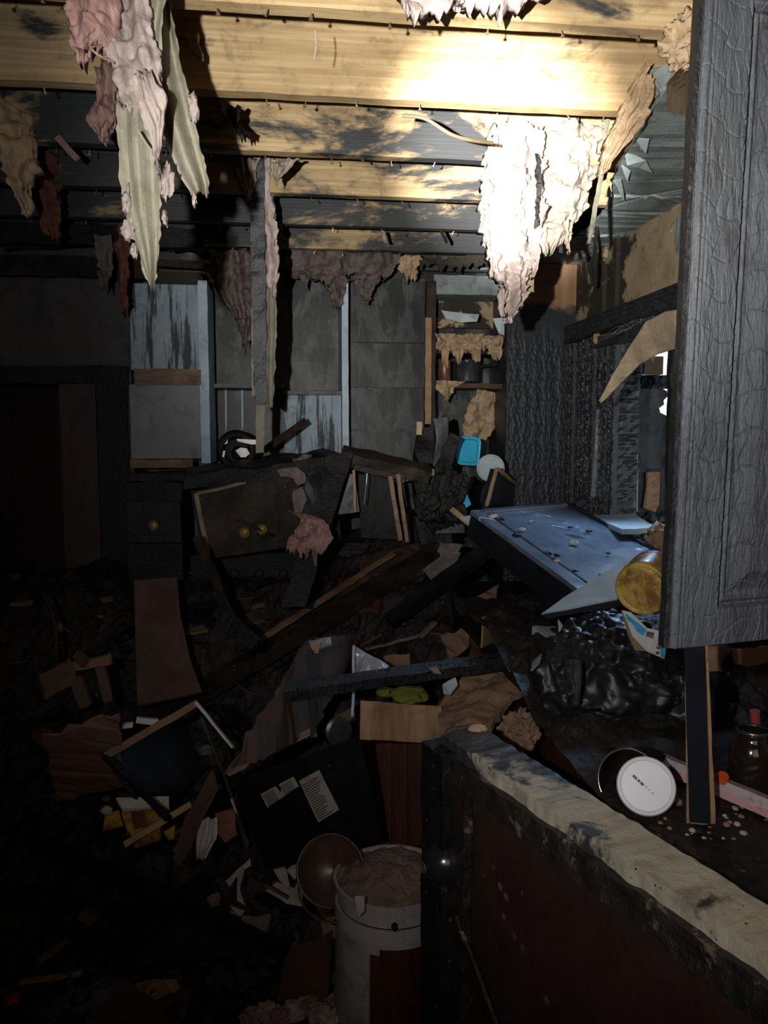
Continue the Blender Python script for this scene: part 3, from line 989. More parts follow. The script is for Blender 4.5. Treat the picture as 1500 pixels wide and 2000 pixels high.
# hanging board under the door
YBD = PZ(1370, 1612, .90).y
pb = thing('upright_board', 'narrow black-faced board with raw tan edge standing on the counter below the charred door', 'board', P(1370, 1615, YBD))
z1 = P(1360, 1265, YBD)
hb = hexa([P(1347, 1606, YBD), P(1387, 1610, YBD), P(1387, 1610, YBD + .01), P(1347, 1606, YBD + .01), P(1334, 1210, YBD), P(1374, 1210, YBD), P(1374, 1210, YBD + .01), P(1334, 1210, YBD + .01)])
add('face', rough_box(hb, (3, 1, 24), .0012, 12), m_sideblack, pb)
hb = hexa([P(1341, 1612, YBD + .012), P(1398, 1621, YBD + .012), P(1398, 1621, YBD + .022), P(1341, 1612, YBD + .022), P(1336, 1210, YBD + .012), P(1380, 1210, YBD + .012), P(1380, 1210, YBD + .022), P(1336, 1210, YBD + .022)])
add('core', rough_box(hb, (3, 1, 24), .0015, 20), m_edge, pb)

# ================================================================ HANGING INSULATION AND PAPER
def hang(name, label, cat, L_, R_, mat, group=None, **k):
    o = add(name, ribbon(E(*L_), E(*R_), **k), mat, label=label, cat=cat, group=group, smooth=k.get('ridged', False))
    return o


hp = thing('insulation_batt', 'long torn insulation batt hanging from the near joists on kraft paper strips', 'insulation', P(300, 400, 1.5))


def hpart(nm, L_, R_, mat, **k):
    add(nm, ribbon(E(*L_), E(*R_), **k), mat, hp, smooth=k.get('ridged', False))


D = 1.42
hpart('kraft_paper', [(270, -60, D), (248, 60, D), (226, 200, D), (230, 300, D), (243, 410, D), (270, 500, D), (294, 562, D)],
      [(330, -60, D), (318, 60, D), (312, 190, D), (315, 300, D), (316, 410, D), (312, 480, D), (301, 566, D)], m_kraft, nu=60, nv=14, fold=.010, ffreq=1.6, amp=.006, sc=9, seed=3.3, ragend=.01, th=.003)
D2 = 1.50
hpart('kraft_paper', [(272, -60, D2), (290, 40, D2), (305, 160, D2), (318, 260, D2), (345, 340, D2), (372, 378, D2), (378, 384, D2)],
      [(318, -60, D2), (338, 40, D2), (356, 130, D2), (378, 230, D2), (395, 300, D2), (406, 350, D2), (407, 374, D2)], m_kraft, nu=60, nv=18, fold=.018, ffreq=1.1, amp=.007, sc=8, seed=5.1, ragend=.012, th=.003)
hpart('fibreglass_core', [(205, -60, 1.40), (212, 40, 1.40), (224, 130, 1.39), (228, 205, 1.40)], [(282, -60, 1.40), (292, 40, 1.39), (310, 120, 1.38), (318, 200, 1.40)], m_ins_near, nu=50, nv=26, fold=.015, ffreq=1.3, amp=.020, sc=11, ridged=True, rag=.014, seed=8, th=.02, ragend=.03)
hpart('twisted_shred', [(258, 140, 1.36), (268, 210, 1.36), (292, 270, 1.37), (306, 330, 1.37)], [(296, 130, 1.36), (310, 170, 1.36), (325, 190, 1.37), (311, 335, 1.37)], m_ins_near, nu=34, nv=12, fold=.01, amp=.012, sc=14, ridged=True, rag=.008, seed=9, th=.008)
hpart('pink_batt', [(118, -60, 1.36), (124, 30, 1.36), (140, 80, 1.36), (152, 102, 1.36)], [(228, -60, 1.38), (226, 30, 1.38), (224, 70, 1.38), (212, 92, 1.38)], m_ins_pink, nu=34, nv=34, fold=.02, ffreq=.8, amp=.022, sc=11, ridged=True, rag=.01, seed=11, th=.03, ragend=.03)
for i, (px, py, rx, rz) in enumerate(((326, 352, .011, .030), (248, 395, .007, .022), (252, 448, .012, .018), (378, 210, .008, .022), (322, 425, .004, .012), (262, 490, .006, .012), (380, 388, .004, .012))):
    add('fluff', tuft(P(px, py, 1.43), (rx, .012, rz), .6, 2.2, i, 3, .5), m_ins_near, hp, smooth=True)
add('hanging_thread', tube(E((176, 92, 1.36), (190, 106, 1.36), (222, 122, 1.38)), .0018, 6), m_ins_pink, hp)
add('hanging_thread', tube(E((270, 255, 1.38), (285, 280, 1.38), (310, 312, 1.38)), .0022, 6), m_kraft, hp)

t = add('insulation_clump', ribbon(E((185, 130, 2.04), (188, 180, 2.03), (168, 232, 2.0), (196, 268, 2.0)), E((225, 130, 2.04), (224, 190, 2.03), (224, 235, 2.0), (203, 270, 2.0)), 30, 20, .03, .012, 1, .022, 10, .01, 4, .02, True), m_ins_pink, smooth=True,
        label='smoke-pink insulation clump drooping just left of the kraft paper strips', cat='insulation')
t = add('insulation_clump', ribbon(E((-10, 180, 2.44), (0, 260, 2.44), (5, 330, 2.44), (40, 405, 2.44)), E((62, 225, 2.44), (66, 270, 2.44), (62, 330, 2.44), (52, 412, 2.44)), 30, 20, .04, .012, 1, .05, 7, .02, 14, .03, True), m_ins_tan, smooth=True,
        label='orange-brown insulation lump hanging at the far left edge below the joists', cat='insulation')
t = add('insulation_clump', ribbon(E((62, 290, 2.85), (66, 360, 2.85), (80, 440, 2.85), (100, 462, 2.85)), E((112, 300, 2.85), (114, 360, 2.85), (110, 410, 2.85), (104, 465, 2.85)), 30, 16, .04, .012, 1, .04, 8, .02, 24, .03, True), m_ins_red, smooth=True,
        label='dark red smoked insulation hanging beside the orange-brown lump', cat='insulation')
add('wood_splinter', beam(P(112, 268, 2.45), P(152, 312, 2.44), .018, .008, (0, -1, 0), 6, .003), m_ins_pink, label='pinkish splinter sticking up in the dark left of the paper strips', cat='splinter')
for i, (a, b, c_, lab) in enumerate((((190, 478), (218, 560), 3.27, 'short brown insulation shred above the grey left wall'), ((228, 460), (250, 610), 3.27, 'long reddish insulation shred hanging over the grey left wall'))):
    add('insulation_shred', ribbon(E((a[0] - 4, a[1] - 20, c_), (a[0], (a[1] + b[1]) / 2, c_), (b[0] - 14, b[1], c_)), E((a[0] + 28, a[1] - 20, c_), (b[0] + 2, (a[1] + b[1]) / 2, c_), (b[0] - 8, b[1] + 3, c_)), 30, 10, .02, .012, 1, .03, 9, .014, i * 3 + 40, .03, True), m_ins_red if i else m_ins_soot, smooth=True, label=lab, cat='insulation')

# column hanging in the middle
hc = thing('hanging_lath_bundle', 'black-edged lath and kraft paper bundle hanging straight down mid-room', 'lath', P(518, 800, 2.9))
add('charred_face', rough_box(hexa([P(497, 790, 2.88), P(521, 787, 2.88), P(521, 787, 2.90), P(497, 790, 2.90), P(486, 310, 2.84), P(516, 310, 2.84), P(516, 310, 2.86), P(486, 310, 2.86)]), (3, 1, 40), .008, 22), m_char_fine, hc)
add('kraft_strip', ribbon(E((500, 310, 2.9), (516, 440, 2.9), (518, 650, 2.9), (519, 792, 2.9)), E((526, 312, 2.9), (541, 440, 2.9), (540, 650, 2.9), (534, 796, 2.9)), 50, 8, .004, .01, .8, .008, 8, .006, 61, .008), m_kraft, hc)
add('thin_edge', ribbon(E((491, 600, 2.895), (492, 772, 2.895)), E((497, 600, 2.895), (498, 772, 2.895)), 20, 2, .004, 0, 1, .002, 8, .002, 62, .003), m_kraft, hc)
add('pink_fringe', ribbon(E((500, 305, 2.86), (510, 420, 2.86), (519, 470, 2.87), (522, 560, 2.88), (530, 575, 2.88)), E((522, 305, 2.86), (528, 380, 2.86), (541, 440, 2.87), (546, 520, 2.88), (534, 580, 2.88)), 50, 8, .012, .01, 1, .02, 10, .02, 63, .02, True), m_ins, hc, smooth=True)
add('end_lath', rough_box(hexa([P(500, 885, 2.92), P(516, 884, 2.92), P(516, 884, 2.93), P(500, 885, 2.93), P(499, 780, 2.9), P(517, 780, 2.9), P(517, 780, 2.91), P(499, 780, 2.91)]), (2, 1, 10), .003, 16), m_kraft, hc, label='pale bare lath end')
hang('insulation_shred', 'grey insulation shred at the top left of the hanging lath bundle', 'insulation', [(455, 308, 2.8), (468, 350, 2.8), (480, 388, 2.8)], [(505, 308, 2.8), (500, 345, 2.8), (486, 392, 2.8)], m_ins_grey, nu=24, nv=14, fold=.01, amp=.03, ridged=True, rag=.012, seed=71, th=.02)
hang('insulation_flap', 'folded grey insulation flap at the top right of the hanging lath bundle', 'insulation', [(528, 312, 2.5), (532, 330, 2.5), (536, 352, 2.5)], [(586, 312, 2.5), (566, 328, 2.5), (540, 352, 2.5)], m_ins_grey, nu=18, nv=14, fold=.01, amp=.02, ridged=True, rag=.01, seed=72, th=.01)
hang('paper_shred', 'charred curled paper scrap on the joist right of the kraft strips', 'paper', [(425, 207, 2.15), (446, 232, 2.15), (474, 272, 2.14)], [(470, 207, 2.15), (466, 240, 2.13), (490, 264, 2.15)], m_char_plain, nu=20, nv=8, fold=.016, amp=.01, rag=.008, seed=73, th=.003)
hang('insulation_tuft', 'grey tuft poking from the gap under the first joist', 'insulation', [(362, 60, 1.92), (368, 90, 1.92), (386, 112, 1.92)], [(384, 62, 1.92), (390, 88, 1.92), (393, 110, 1.92)], m_ins_grey, nu=16, nv=8, fold=.005, amp=.01, ridged=True, rag=.006, seed=74, th=.01)

hang('insulation_swag', 'sooty insulation rag trailing left of the lath bundle over the shelves', 'insulation', [(408, 486, 3.45), (415, 560, 3.45), (448, 605, 3.45), (464, 632, 3.45)], [(500, 486, 3.45), (500, 560, 3.45), (497, 640, 3.45), (478, 690, 3.45)], m_ins_soot, nu=50, nv=30, fold=.02, amp=.05, sc=8, ridged=True, rag=.03, seed=81, th=.03, ragend=.06)
hang('insulation_swag', 'wide dusty pink insulation swag sagging along the back wall top', 'insulation', [(560, 483, 3.8), (565, 520, 3.8), (572, 548, 3.8)], [(790, 492, 3.8), (762, 540, 3.8), (745, 548, 3.8)], m_ins_soot, nu=26, nv=80, fold=.02, amp=.045, sc=6, ridged=True, rag=.02, seed=82, th=.04, ragend=.10)
hang('insulation_rag', 'narrow insulation rag drooping beside the pale blue upright', 'insulation', [(640, 540, 3.82), (645, 575, 3.82), (650, 600, 3.82)], [(680, 540, 3.82), (676, 570, 3.82), (660, 606, 3.82)], m_ins_soot, nu=20, nv=14, fold=.01, amp=.03, ridged=True, rag=.02, seed=83, th=.02)
hang('insulation_rag', 'pointed insulation rag at the right end of the wide swag', 'insulation', [(690, 540, 3.82), (700, 565, 3.82), (716, 590, 3.82)], [(745, 530, 3.82), (728, 565, 3.82), (722, 590, 3.82)], m_ins_soot, nu=20, nv=14, fold=.01, amp=.03, ridged=True, rag=.02, seed=84, th=.02)
hang('insulation_tuft', 'scorched tan tuft above the alcove post', 'insulation', [(778, 498, 3.8), (785, 540, 3.8)], [(822, 500, 3.8), (812, 545, 3.8)], m_ins_tan, nu=14, nv=14, fold=.01, amp=.03, ridged=True, rag=.02, seed=85, th=.03, ragend=.05)

# the big over-lit mass
bg = thing('insulation_mass', 'big torn insulation mass lit white by the torch beside the ceiling drywall', 'insulation', P(1040, 480, 2.6))
Dm = 2.41
add('front_batt', ribbon(E((962, 238, Dm), (948, 330, Dm), (940, 420, Dm), (958, 500, Dm), (985, 560, Dm), (996, 622, Dm)), E((1068, 243, Dm), (1062, 330, Dm), (1066, 400, Dm), (1058, 470, Dm), (1036, 540, Dm), (1004, 622, Dm)), 120, 44, .05, .02, 1.5, .04, 9, .02, 91, .02, True), m_ins, bg, smooth=True)
add('rear_batt', ribbon(E((1040, 240, Dm + .04), (1045, 330, Dm + .04), (1050, 420, Dm + .04), (1048, 485, Dm + .04)), E((1182, 240, Dm + .04), (1172, 330, Dm + .04), (1152, 400, Dm + .04), (1100, 470, Dm + .04)), 90, 60, .05, .02, 1.2, .045, 7, .02, 92, .04, True), m_ins_grey, bg, smooth=True, label='grey scorched batt behind')
add('dark_fold', ribbon(E((1046, 300, Dm - .02), (1050, 360, Dm - .02), (1044, 440, Dm - .02)), E((1052, 300, Dm - .02), (1058, 360, Dm - .02), (1052, 442, Dm - .02)), 30, 3, .01, .0, 1, .02, 9, .01, 93, .02), m_char_plain, bg)
for i, (px, py, w_, h_) in enumerate(((960, 500, 10, 40), (1020, 560, 9, 36), (1044, 500, 10, 40), (982, 590, 7, 26), (1066, 470, 12, 26), (1110, 462, 10, 30))):
    add('tatter', ribbon(E((px - w_, py - h_, 2.42), (px - w_ * .7, py, 2.42), (px, py + h_, 2.42)), E((px + w_, py - h_, 2.42), (px + w_ * .7, py, 2.42), (px + 2, py + h_, 2.42)), 20, 8, .02, .01, 1, .02, 12, .008, i + 95, .01, True), m_ins if i < 4 else m_ins_grey, bg, smooth=True)
add('lath_piece', rough_box(rect(1028, 510, 1044, 570, 2.48, .012), (2, 1, 8), .003, 16), m_gypsum, bg)
hang('paper_strip', 'long thin kraft strip hanging from the torn ceiling corner', 'paper', [(1183, 232, 2.12), (1172, 330, 2.2), (1160, 400, 2.25), (1146, 478, 2.3)], [(1192, 232, 2.12), (1180, 330, 2.2), (1170, 400, 2.25), (1153, 475, 2.3)], m_kraft, nu=40, nv=3, fold=.003, amp=.006, rag=.003, seed=101, th=.003, ragend=.01)
hang('insulation_roll', 'tan insulation roll squeezed out along the torn ceiling edge', 'insulation', [(1262, 120, 1.9), (1225, 200, 2.0), (1190, 270, 2.1), (1176, 335, 2.2)], [(1282, 150, 1.9), (1266, 225, 2.0), (1222, 285, 2.1), (1184, 338, 2.2)], m_ins_tan, nu=60, nv=20, fold=.01, amp=.03, sc=12, ridged=True, rag=.01, seed=102, th=.04)
add('insulation_clump', tuft(P(1345, 82, 1.65), (.052, .05, .048), .45, 2.5, 7, 5, .4), m_ins_tan, smooth=True, label='crumpled tan insulation clump on the ceiling edge beside the charred door', cat='insulation')
add('charred_block', rough_box(hexa([P(1302, 215, 1.78), P(1345, 228, 1.6), P(1392, 175, 1.5), P(1345, 150, 1.7), P(1302, 165, 1.8), P(1345, 180, 1.62), P(1392, 95, 1.5), P(1345, 110, 1.72)]), (8, 6, 4), .006, 24), m_char_brown, label='charred joist stub hanging under the ceiling by the big door', cat='beam')
hang('insulation_swag', 'pale pink insulation swag across the top edge of the nearest joist', 'insulation', [(780, -60, 1.52), (782, -20, 1.52), (792, 5, 1.52)], [(1085, -60, 1.52), (1075, -25, 1.52), (1050, -6, 1.52)], m_ins, nu=20, nv=60, fold=.01, amp=.02, ridged=True, rag=.01, seed=103, th=.03, ragend=.045)
add('electric_cable', tube(E((785, 226, 2.06), (830, 232, 2.05), (880, 262, 2.05), (920, 274, 2.07), (962, 279, 2.12)), .0045, 8, 6), m_oldwire, label='burnt electric cable drooping below the second joist', cat='cable')
add('hanging_thread', tube(E((615, 60, 1.655), (617, 90, 1.65), (613, 118, 1.65)), .0014, 6), m_ins, label='pink fibre thread hanging over the first two joists', cat='thread')
for i, (px, py, lab) in enumerate(((745, 455, 'small pale splinter curling off the sooty far joist'), (862, 452, 'black splinter hanging off the far joist near the insulation mass'), (1095, 455, 'jagged charred splinter under the grey scorched batt'), (1160, 470, 'long black splinter hanging from the ceiling corner'))):
    add('splinter', beam((P(px, py - 4, 3.27), P(px, py - 4, 3.27), P(1098, 432, 2.45), PZ(1166, 436, 2.436))[i], (P(px + 10, py + 18, 3.25), P(px + 10, py + 22, 3.25), P(1094, 495, 2.46), P(1158, 560, PZ(1166, 436, 2.436).y))[i], .012, .006, (0, -1, 0), 6, .005, 30, i), m_char_plain if i else m_ins_grey, label=lab, cat='splinter')
hang('ceiling_shred', 'thin pale lath strips tangled above the alcove', 'lath', [(820, 505, 3.8), (820, 520, 3.8)], [(958, 495, 3.75), (955, 522, 3.75)], m_gypsum, nu=6, nv=30, fold=.004, amp=.02, rag=.01, seed=104, th=.01, ragend=.05)

hang('insulation_garland', 'tan insulation garland sagging over the upper alcove shelf', 'insulation', [(852, 650, 3.84), (853, 690, 3.84)], [(985, 655, 3.84), (984, 690, 3.84)], m_ins_tan, nu=16, nv=70, fold=.0, amp=.05, sc=7, ridged=True, rag=.01, seed=111, th=.03, ragend=.09)
add('insulation_clump', ribbon(E((850, 742, 3.84), (858, 760, 3.84), (872, 782, 3.84)), E((905, 745, 3.84), (888, 757, 3.84), (878, 782, 3.84)), 20, 24, .02, .01, 1, .03, 9, .02, 112, .03, True), m_ins_tan, smooth=True, label='tan clump caught on the lower alcove shelf edge', cat='insulation')
add('insulation_sheet', ribbon(E((935, 760, 4.0), (908, 800, 4.0), (905, 850, 4.0)), E((984, 770, 4.0), (982, 820, 4.0), (945, 862, 4.0)), 30, 24, .02, .02, 1, .04, 6, .02, 113, .04, True), m_ins_tan, smooth=True, label='brownish insulation sheet hanging behind the blue tub', cat='insulation')

# pots in the alcove
pc = P(868, 744, 3.9)
o = add('tin_can', lathe([(.0, 0), (.034, 0), (.034, .004), (.031, .008), (.031, .10), (.034, .104), (.034, .108), (.03, .108)], (pc.x, pc.y, P(868, 748, 3.9).z), n=24), m_copper, label='scorched reddish tin can on the alcove shelf', cat='can', smooth=True)
pc = P(912, 748, 3.92)
pt = thing('cooking_pot', 'sooty steel cooking pot on the alcove shelf beside the tin can', 'pot', pc)
pb_ = add('pot_body', lathe([(0, .0), (.062, .0), (.066, .01), (.068, .10), (.072, .104), (.066, .104), (.062, .02), (0, .015)], pc, n=32), m_steel, pt, smooth=True)
add('handle', tube([pc + V((.066, 0, .08)), pc + V((.10, -.03, .085)), pc + V((.14, -.05, .09))], .008, 8), m_char_plain, pb_)

# charred stump at centre
cs = thing('charred_stump', 'burnt broken framing post sticking up in the middle of the rubble', 'post', P(860, 1060, 3.2))
add('trunk', rough_box(hexa([P(822, 1060, 3.2), P(885, 1060, 3.2), P(885, 1060, 3.28), P(822, 1060, 3.28), P(812, 832, 3.25), P(850, 826, 3.25), P(850, 826, 3.32), P(812, 832, 3.32)]), (6, 4, 26), .03, 9, 2), m_char_plain, cs)
add('splinter_arm', rough_box(hexa([P(850, 1040, 3.15), P(905, 1040, 3.15), P(905, 1040, 3.22), P(850, 1040, 3.22), P(845, 815, 3.2), P(866, 808, 3.2), P(866, 808, 3.25), P(845, 815, 3.25)]), (4, 3, 26), .022, 10, 5), m_char_fine, cs)
add('splinter_arm', beam(P(888, 850, 3.2), P(850, 960, 3.15), .05, .04, (0, -1, 0), 12, .015), m_char_plain, cs)
add('broken_tip', rough_box(rect(814, 824, 824, 850, 3.22, .02), (2, 1, 4), .006), m_gypsum, cs)
add('wet_char_knot', tuft(P(862, 975, 3.12), (.10, .06, .12), .5, 2.5, 5, 5), m_char_plain, cs)


def item(name, geo, mat, label, cat, **k):
    return add(name, geo, mat, label=label, cat=cat, **k)


def tub(px, py, y, wpx, hpx, mat, ang=0, name='plastic_tub', label='', cat='tub'):
    c = P(px, py, y)
    k = y / F
    w2, h2 = wpx / 2 * k, hpx / 2 * k
    pts = []
    for a in range(28):
        t = 2 * PI * a / 28
        cx, sx = math.cos(t), math.sin(t)
        x = math.copysign(abs(cx) ** .35, cx) * w2
        z = math.copysign(abs(sx) ** .35, sx) * h2
        pts.append((x, z))
    rot = Matrix.Rotation(ang, 3, 'Y')
    vs, fs = [], []
    for sc, dy in ((1, 0), (1.06, .0), (1.06, .012), (.97, .014), (.88, .075), (0.01, .078)):
        for x, z in pts:
            vs.append(c + rot @ V((x * sc, dy, z * sc)))
    # recessed lid face
    n = 28
    for i in range(5):
        for j in range(n):
            fs.append((i * n + j, i * n + (j + 1) % n, (i + 1) * n + (j + 1) % n, (i + 1) * n + j))
    k0 = len(vs)
    for sc, dy in ((.86, .001), (.80, .012), (.01, .012)):
        for x, z in pts:
            vs.append(c + rot @ V((x * sc, dy, z * sc)))
    for j in range(n):
        fs.append((j, k0 + j, k0 + (j + 1) % n, (j + 1) % n))
    for i in range(2):
        for j in range(n):
            fs.append((k0 + i * n + j, k0 + (i + 1) * n + j, k0 + (i + 1) * n + (j + 1) % n, k0 + i * n + (j + 1) % n))
    return item(name, (vs, fs), mat, label, cat)


tub(916, 881, 3.5, 44, 54, m_cyan, R(5), label='bright blue plastic tub standing on edge beside the charred post')
item('plastic_piece', slab(E((897, 962, 3.1), (912, 965, 3.1), (920, 985, 3.1), (906, 994, 3.1), (896, 980, 3.1)), .01, 2, .004, curl=2), m_cyan, 'small broken blue plastic piece below the blue tub', 'plastic')
cc = P(958, 914, 3.45)
wl_ = thing('round_tin', 'round pale-bottomed tin tipped beside the pantry cabinet', 'tin', cc)
ax = V((-.35, -1, .25))
add('tin_body', lathe([(.062, .0), (.062, -.06), (0, -.06)], cc, ax, 36), m_steel, wl_, smooth=True)
add('tin_bottom', lathe([(0, .002), (.053, .002), (.055, .006), (.060, .006), (.063, 0), (.062, -.004)], cc, ax, 36), m_white_sheet, wl_)

# leaning small cabinet door with tan edges behind the fallen unit
q = para((948, 985), (967, 916), (1022, 958), (1010, 1010), 2.95)
fd = thing('small_cabinet_door', 'small dark cabinet door with raw tan edges leaning behind the fallen black unit', 'door', q[0])
add('panel', slab(q, .02, 2, .002), m_sideblack, fd)
nq = (q[1] - q[0]).cross(q[3] - q[0]).normalized()
if nq.dot(CAM - q[0]) < 0:
    nq = -nq
for a, b in ((0, 1), (1, 2)):
    add('tan_edge', beam(q[a] + nq * .006, q[b] + nq * .006, .016, .012, nq, 8, .002), m_edge, fd)

# fallen black unit with the wet blue-lit top
q = [P(920, 997, 2.9), P(1108, 982, 3.35), P(1292, 1078, 2.68), P(1150, 1166, 2.12)]
#print('unit', [tuple(round(a, 2) for a in v) for v in q])
A_, B_, C_, D_ = q
nn = (B_ - A_).cross(D_ - A_).normalized()
if nn.z < 0:
    nn = -nn
fu = thing('fallen_cabinet', 'black wall cabinet fallen on its back across the counter, its wet top shining blue', 'cabinet', (A_ + C_) / 2 - nn * .15)


def bil(u, v, h=0):
    return A_ * (1 - u) * (1 - v) + B_ * u * (1 - v) + C_ * u * v + D_ * (1 - u) * v + nn * h


def ublock(u0, u1, v0, v1, h0, h1):
    return hexa([bil(u0, v0, h0), bil(u1, v0, h0), bil(u1, v1, h0), bil(u0, v1, h0), bil(u0, v0, h1), bil(u1, v0, h1), bil(u1, v1, h1), bil(u0, v1, h1)])


add('carcass', ublock(0.005, .995, .005, .995, -.10, -.012), m_sideblack, fu)
add('top_panel', rough_box(ublock(.14, .97, .05, .98, -.014, -.006), (24, 30, 1), .0015, 8), m_glossblack, fu, label='wet black top panel with a painted blue sheen')
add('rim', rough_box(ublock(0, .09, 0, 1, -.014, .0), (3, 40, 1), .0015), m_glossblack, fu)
add('rim', ublock(.97, 1, 0, 1, -.014, .004), m_sideblack, fu)
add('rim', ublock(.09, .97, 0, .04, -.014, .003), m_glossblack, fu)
add('groove', ublock(.095, .135, .04, 1, -.014, -.011), m_sideblack, fu)
for i, (u, v, s) in enumerate(((.1, .12, .018), (.13, .17, .012), (.08, .38, .016), (.18, .33, .014), (.12, .62, .014), (.16, .66, .012), (.42, .6, .018), (.6, .42, .010), (.7, .52, .014), (.35, .25, .008), (.13, .82, .010), (.26, .93, .010), (.1, .7, .012), (.55, .8, .008))):
    o = item('ash_flake', tuft(bil(u, v, .004), (s, s * .8, s * .45), .5, 2, i, 2), m_ins if i % 3 == 0 else m_char_plain, 'small %s flake lying on the shining top of the fallen black cabinet' % ('pale' if i % 3 == 0 else 'charred'), 'debris', group='pale flakes on the fallen cabinet' if i % 3 == 0 else 'charred flakes on the fallen cabinet')
item('pale_board', slab([P(1150, 1006, 3.3), P(1240, 1004, 3.2), P(1282, 1030, 2.85), P(1215, 1034, 2.8)], .02, 3, .003), m_white_sheet, 'pale board catching bright daylight behind the fallen black cabinet', 'board')
item('white_sheet', slab(E((1058, 1198, 2.0), (1100, 1168, 2.05), (1212, 1098, 2.12), (1262, 1092, 2.12), (1240, 1155, 2.02), (1205, 1168, 1.98)), .006, 4, .003, 6), m_white_sheet, 'grey-white flat board jutting out below the fallen black cabinet', 'board')
item('board_edge', beam(P(1062, 1201, 2.01), P(1208, 1178, 2.0), .03, .012, (0, 0, 1), 8, .002), m_sideblack, 'dark board directly under the grey-white flat board', 'board')
item('splintered_strip', beam(P(882, 994, 3.05), P(942, 1046, 2.95), .022, .012, (0, -1, 0), 10, .005), m_edge, 'tan splintered strip at the left corner of the fallen black cabinet', 'splinter')
item('paint_chip', slab(E((898, 1010, 2.97), (930, 1004, 2.97), (944, 1016, 2.95), (915, 1022, 2.93)), .006, 1, .003), m_peel, 'pale chip at the left corner of the fallen black cabinet', 'debris')
item('insulation_tuft', tuft(P(1292, 1050, 2.75), (.05, .06, .05), .5, 2.3, 77, 4, .3), m_card_tan, 'tan insulation tuft behind the yellow tin against the wall', 'insulation', smooth=True)
item('white_box', hexa(E((1298, 1088, 2.1), (1318, 1090, 2.1), (1318, 1090, 2.2), (1298, 1088, 2.2), (1300, 1066, 2.1), (1318, 1064, 2.1), (1318, 1064, 2.2), (1300, 1066, 2.2))), m_whitecard, 'small white box corner between the yellow tin and the charred door', 'box')

# yellow tin
cy = P(1254, 1150, 1.86)
ax = (cy - P(1283, 1118, 1.99)).normalized()
yt = thing('yellow_tin', 'scorched yellow food tin lying on its side above the black bag', 'tin', cy)
add('tin_body', lathe([(.062, 0), (.066, -.004), (.068, -.02), (.066, -.06), (.068, -.12), (.064, -.15), (0, -.15)], cy, ax, 40), m_yellow, yt, smooth=True)
tlid = add('tin_lid', lathe([(0, .000), (.034, .001), (.052, .004), (.056, .002), (.061, .008), (.065, .006), (.067, -.003)], cy, ax, 40), m_yellow, yt, smooth=True)
add('red_band', lathe([(.0675, -.105), (.0692, -.115), (.0685, -.13)], cy, ax, 40), m_red, yt)


def text(body, size, loc, nrm_, up, mat, name, parent=None, th=.0004, **k):
    cu = bpy.data.curves.new(name, 'FONT')
    cu.body = body
    cu.size = size
    cu.extrude = th
    cu.align_x = 'CENTER'
    cu.align_y = 'CENTER'
    ob = bpy.data.objects.new(name, cu)
    COL.objects.link(ob)
    nrm_, up = V(nrm_).normalized(), V(up).normalized()
    xx = up.cross(nrm_).normalized()
    up = nrm_.cross(xx)
    mw = Matrix((xx, up, nrm_)).transposed().to_4x4()
    mw.translation = V(loc)
    dg = bpy.context.evaluated_depsgraph_get()
    me = bpy.data.meshes.new_from_object(ob.evaluated_get(dg))
    me.transform(mw)
    vs = [v.co.copy() for v in me.vertices]
    fs = [tuple(p.vertices) for p in me.polygons]
    bpy.data.objects.remove(ob)
    return add(name, (vs, fs), mat, parent, **k)


sA = ax.cross(V((0, 0, 1))).normalized()
uA = sA.cross(ax).normalized()
# curved red script round the lid's right edge
for i, ch in enumerate('Quality'):
    a = R(70 - i * 22)
    if (-sA).dot(V((1, 0, 0))) < 0:
        sgn = 1
    else:
        sgn = -1
    rad = uA * math.sin(a) + sA * (sgn * math.cos(a))
    text(ch, .017, cy + ax * .0045 + rad * .036, ax, rad, m_red, 'letter', tlid)


# carton
ca = thing('carton', 'white carton with blue print wedged under the yellow tin', 'carton', P(1260, 1240, 1.84))
caf = add('carton_face', slab(E((1216, 1192, 1.86), (1232, 1196, 1.86), (1264, 1226, 1.85), (1290, 1232, 1.84), (1304, 1240, 1.83), (1298, 1286, 1.80), (1265, 1272, 1.80), (1236, 1240, 1.83)), .004, 4, .004, 8), m_whitecard, ca)
add('blue_print', slab(E((1222, 1198, 1.850), (1232, 1206, 1.849), (1262, 1230, 1.838), (1256, 1242, 1.832), (1236, 1226, 1.842), (1224, 1208, 1.848)), .002, 3, .002, 8), m_blue, caf, label='bright blue printed patch')
add('blue_stripe', slab(E((1290, 1246, 1.822), (1304, 1242, 1.822), (1298, 1284, 1.790), (1291, 1281, 1.790)), .002, 1, .001), m_blue, caf)
for i, (a, b) in enumerate(((1283, 1262), (1282, 1272))):
    add('print_mark', slab(E((a, b, 1.79), (a + 5, b + 1, 1.79), (a + 4, b + 6, 1.788), (a - 1, b + 5, 1.788)), .001, 0, 0), m_print2 if i else m_red, caf)
for i in range(5):
    add('barcode_line', slab(E((1264 + i * 3, 1233 + i * .6, 1.825), (1265.2 + i * 3, 1233 + i * .6, 1.825), (1263.2 + i * 3, 1243 + i, 1.822), (1262 + i * 3, 1243 + i, 1.822)), .001, 0, 0), m_print2, caf)
add('inner_flap', slab(E((1212, 1190, 1.88), (1236, 1240, 1.85), (1265, 1272, 1.83), (1240, 1270, 1.84), (1226, 1240, 1.86)), .004, 3, .004), m_card, ca, label='bare brown inner flap')
item('plastic_scrap', slab(E((1300, 1200, 1.82), (1309, 1192, 1.82), (1308, 1250, 1.8), (1301, 1245, 1.8)), .003, 2, .002), m_whitecard, 'pale curved plastic edge between the carton and the charred door', 'plastic')

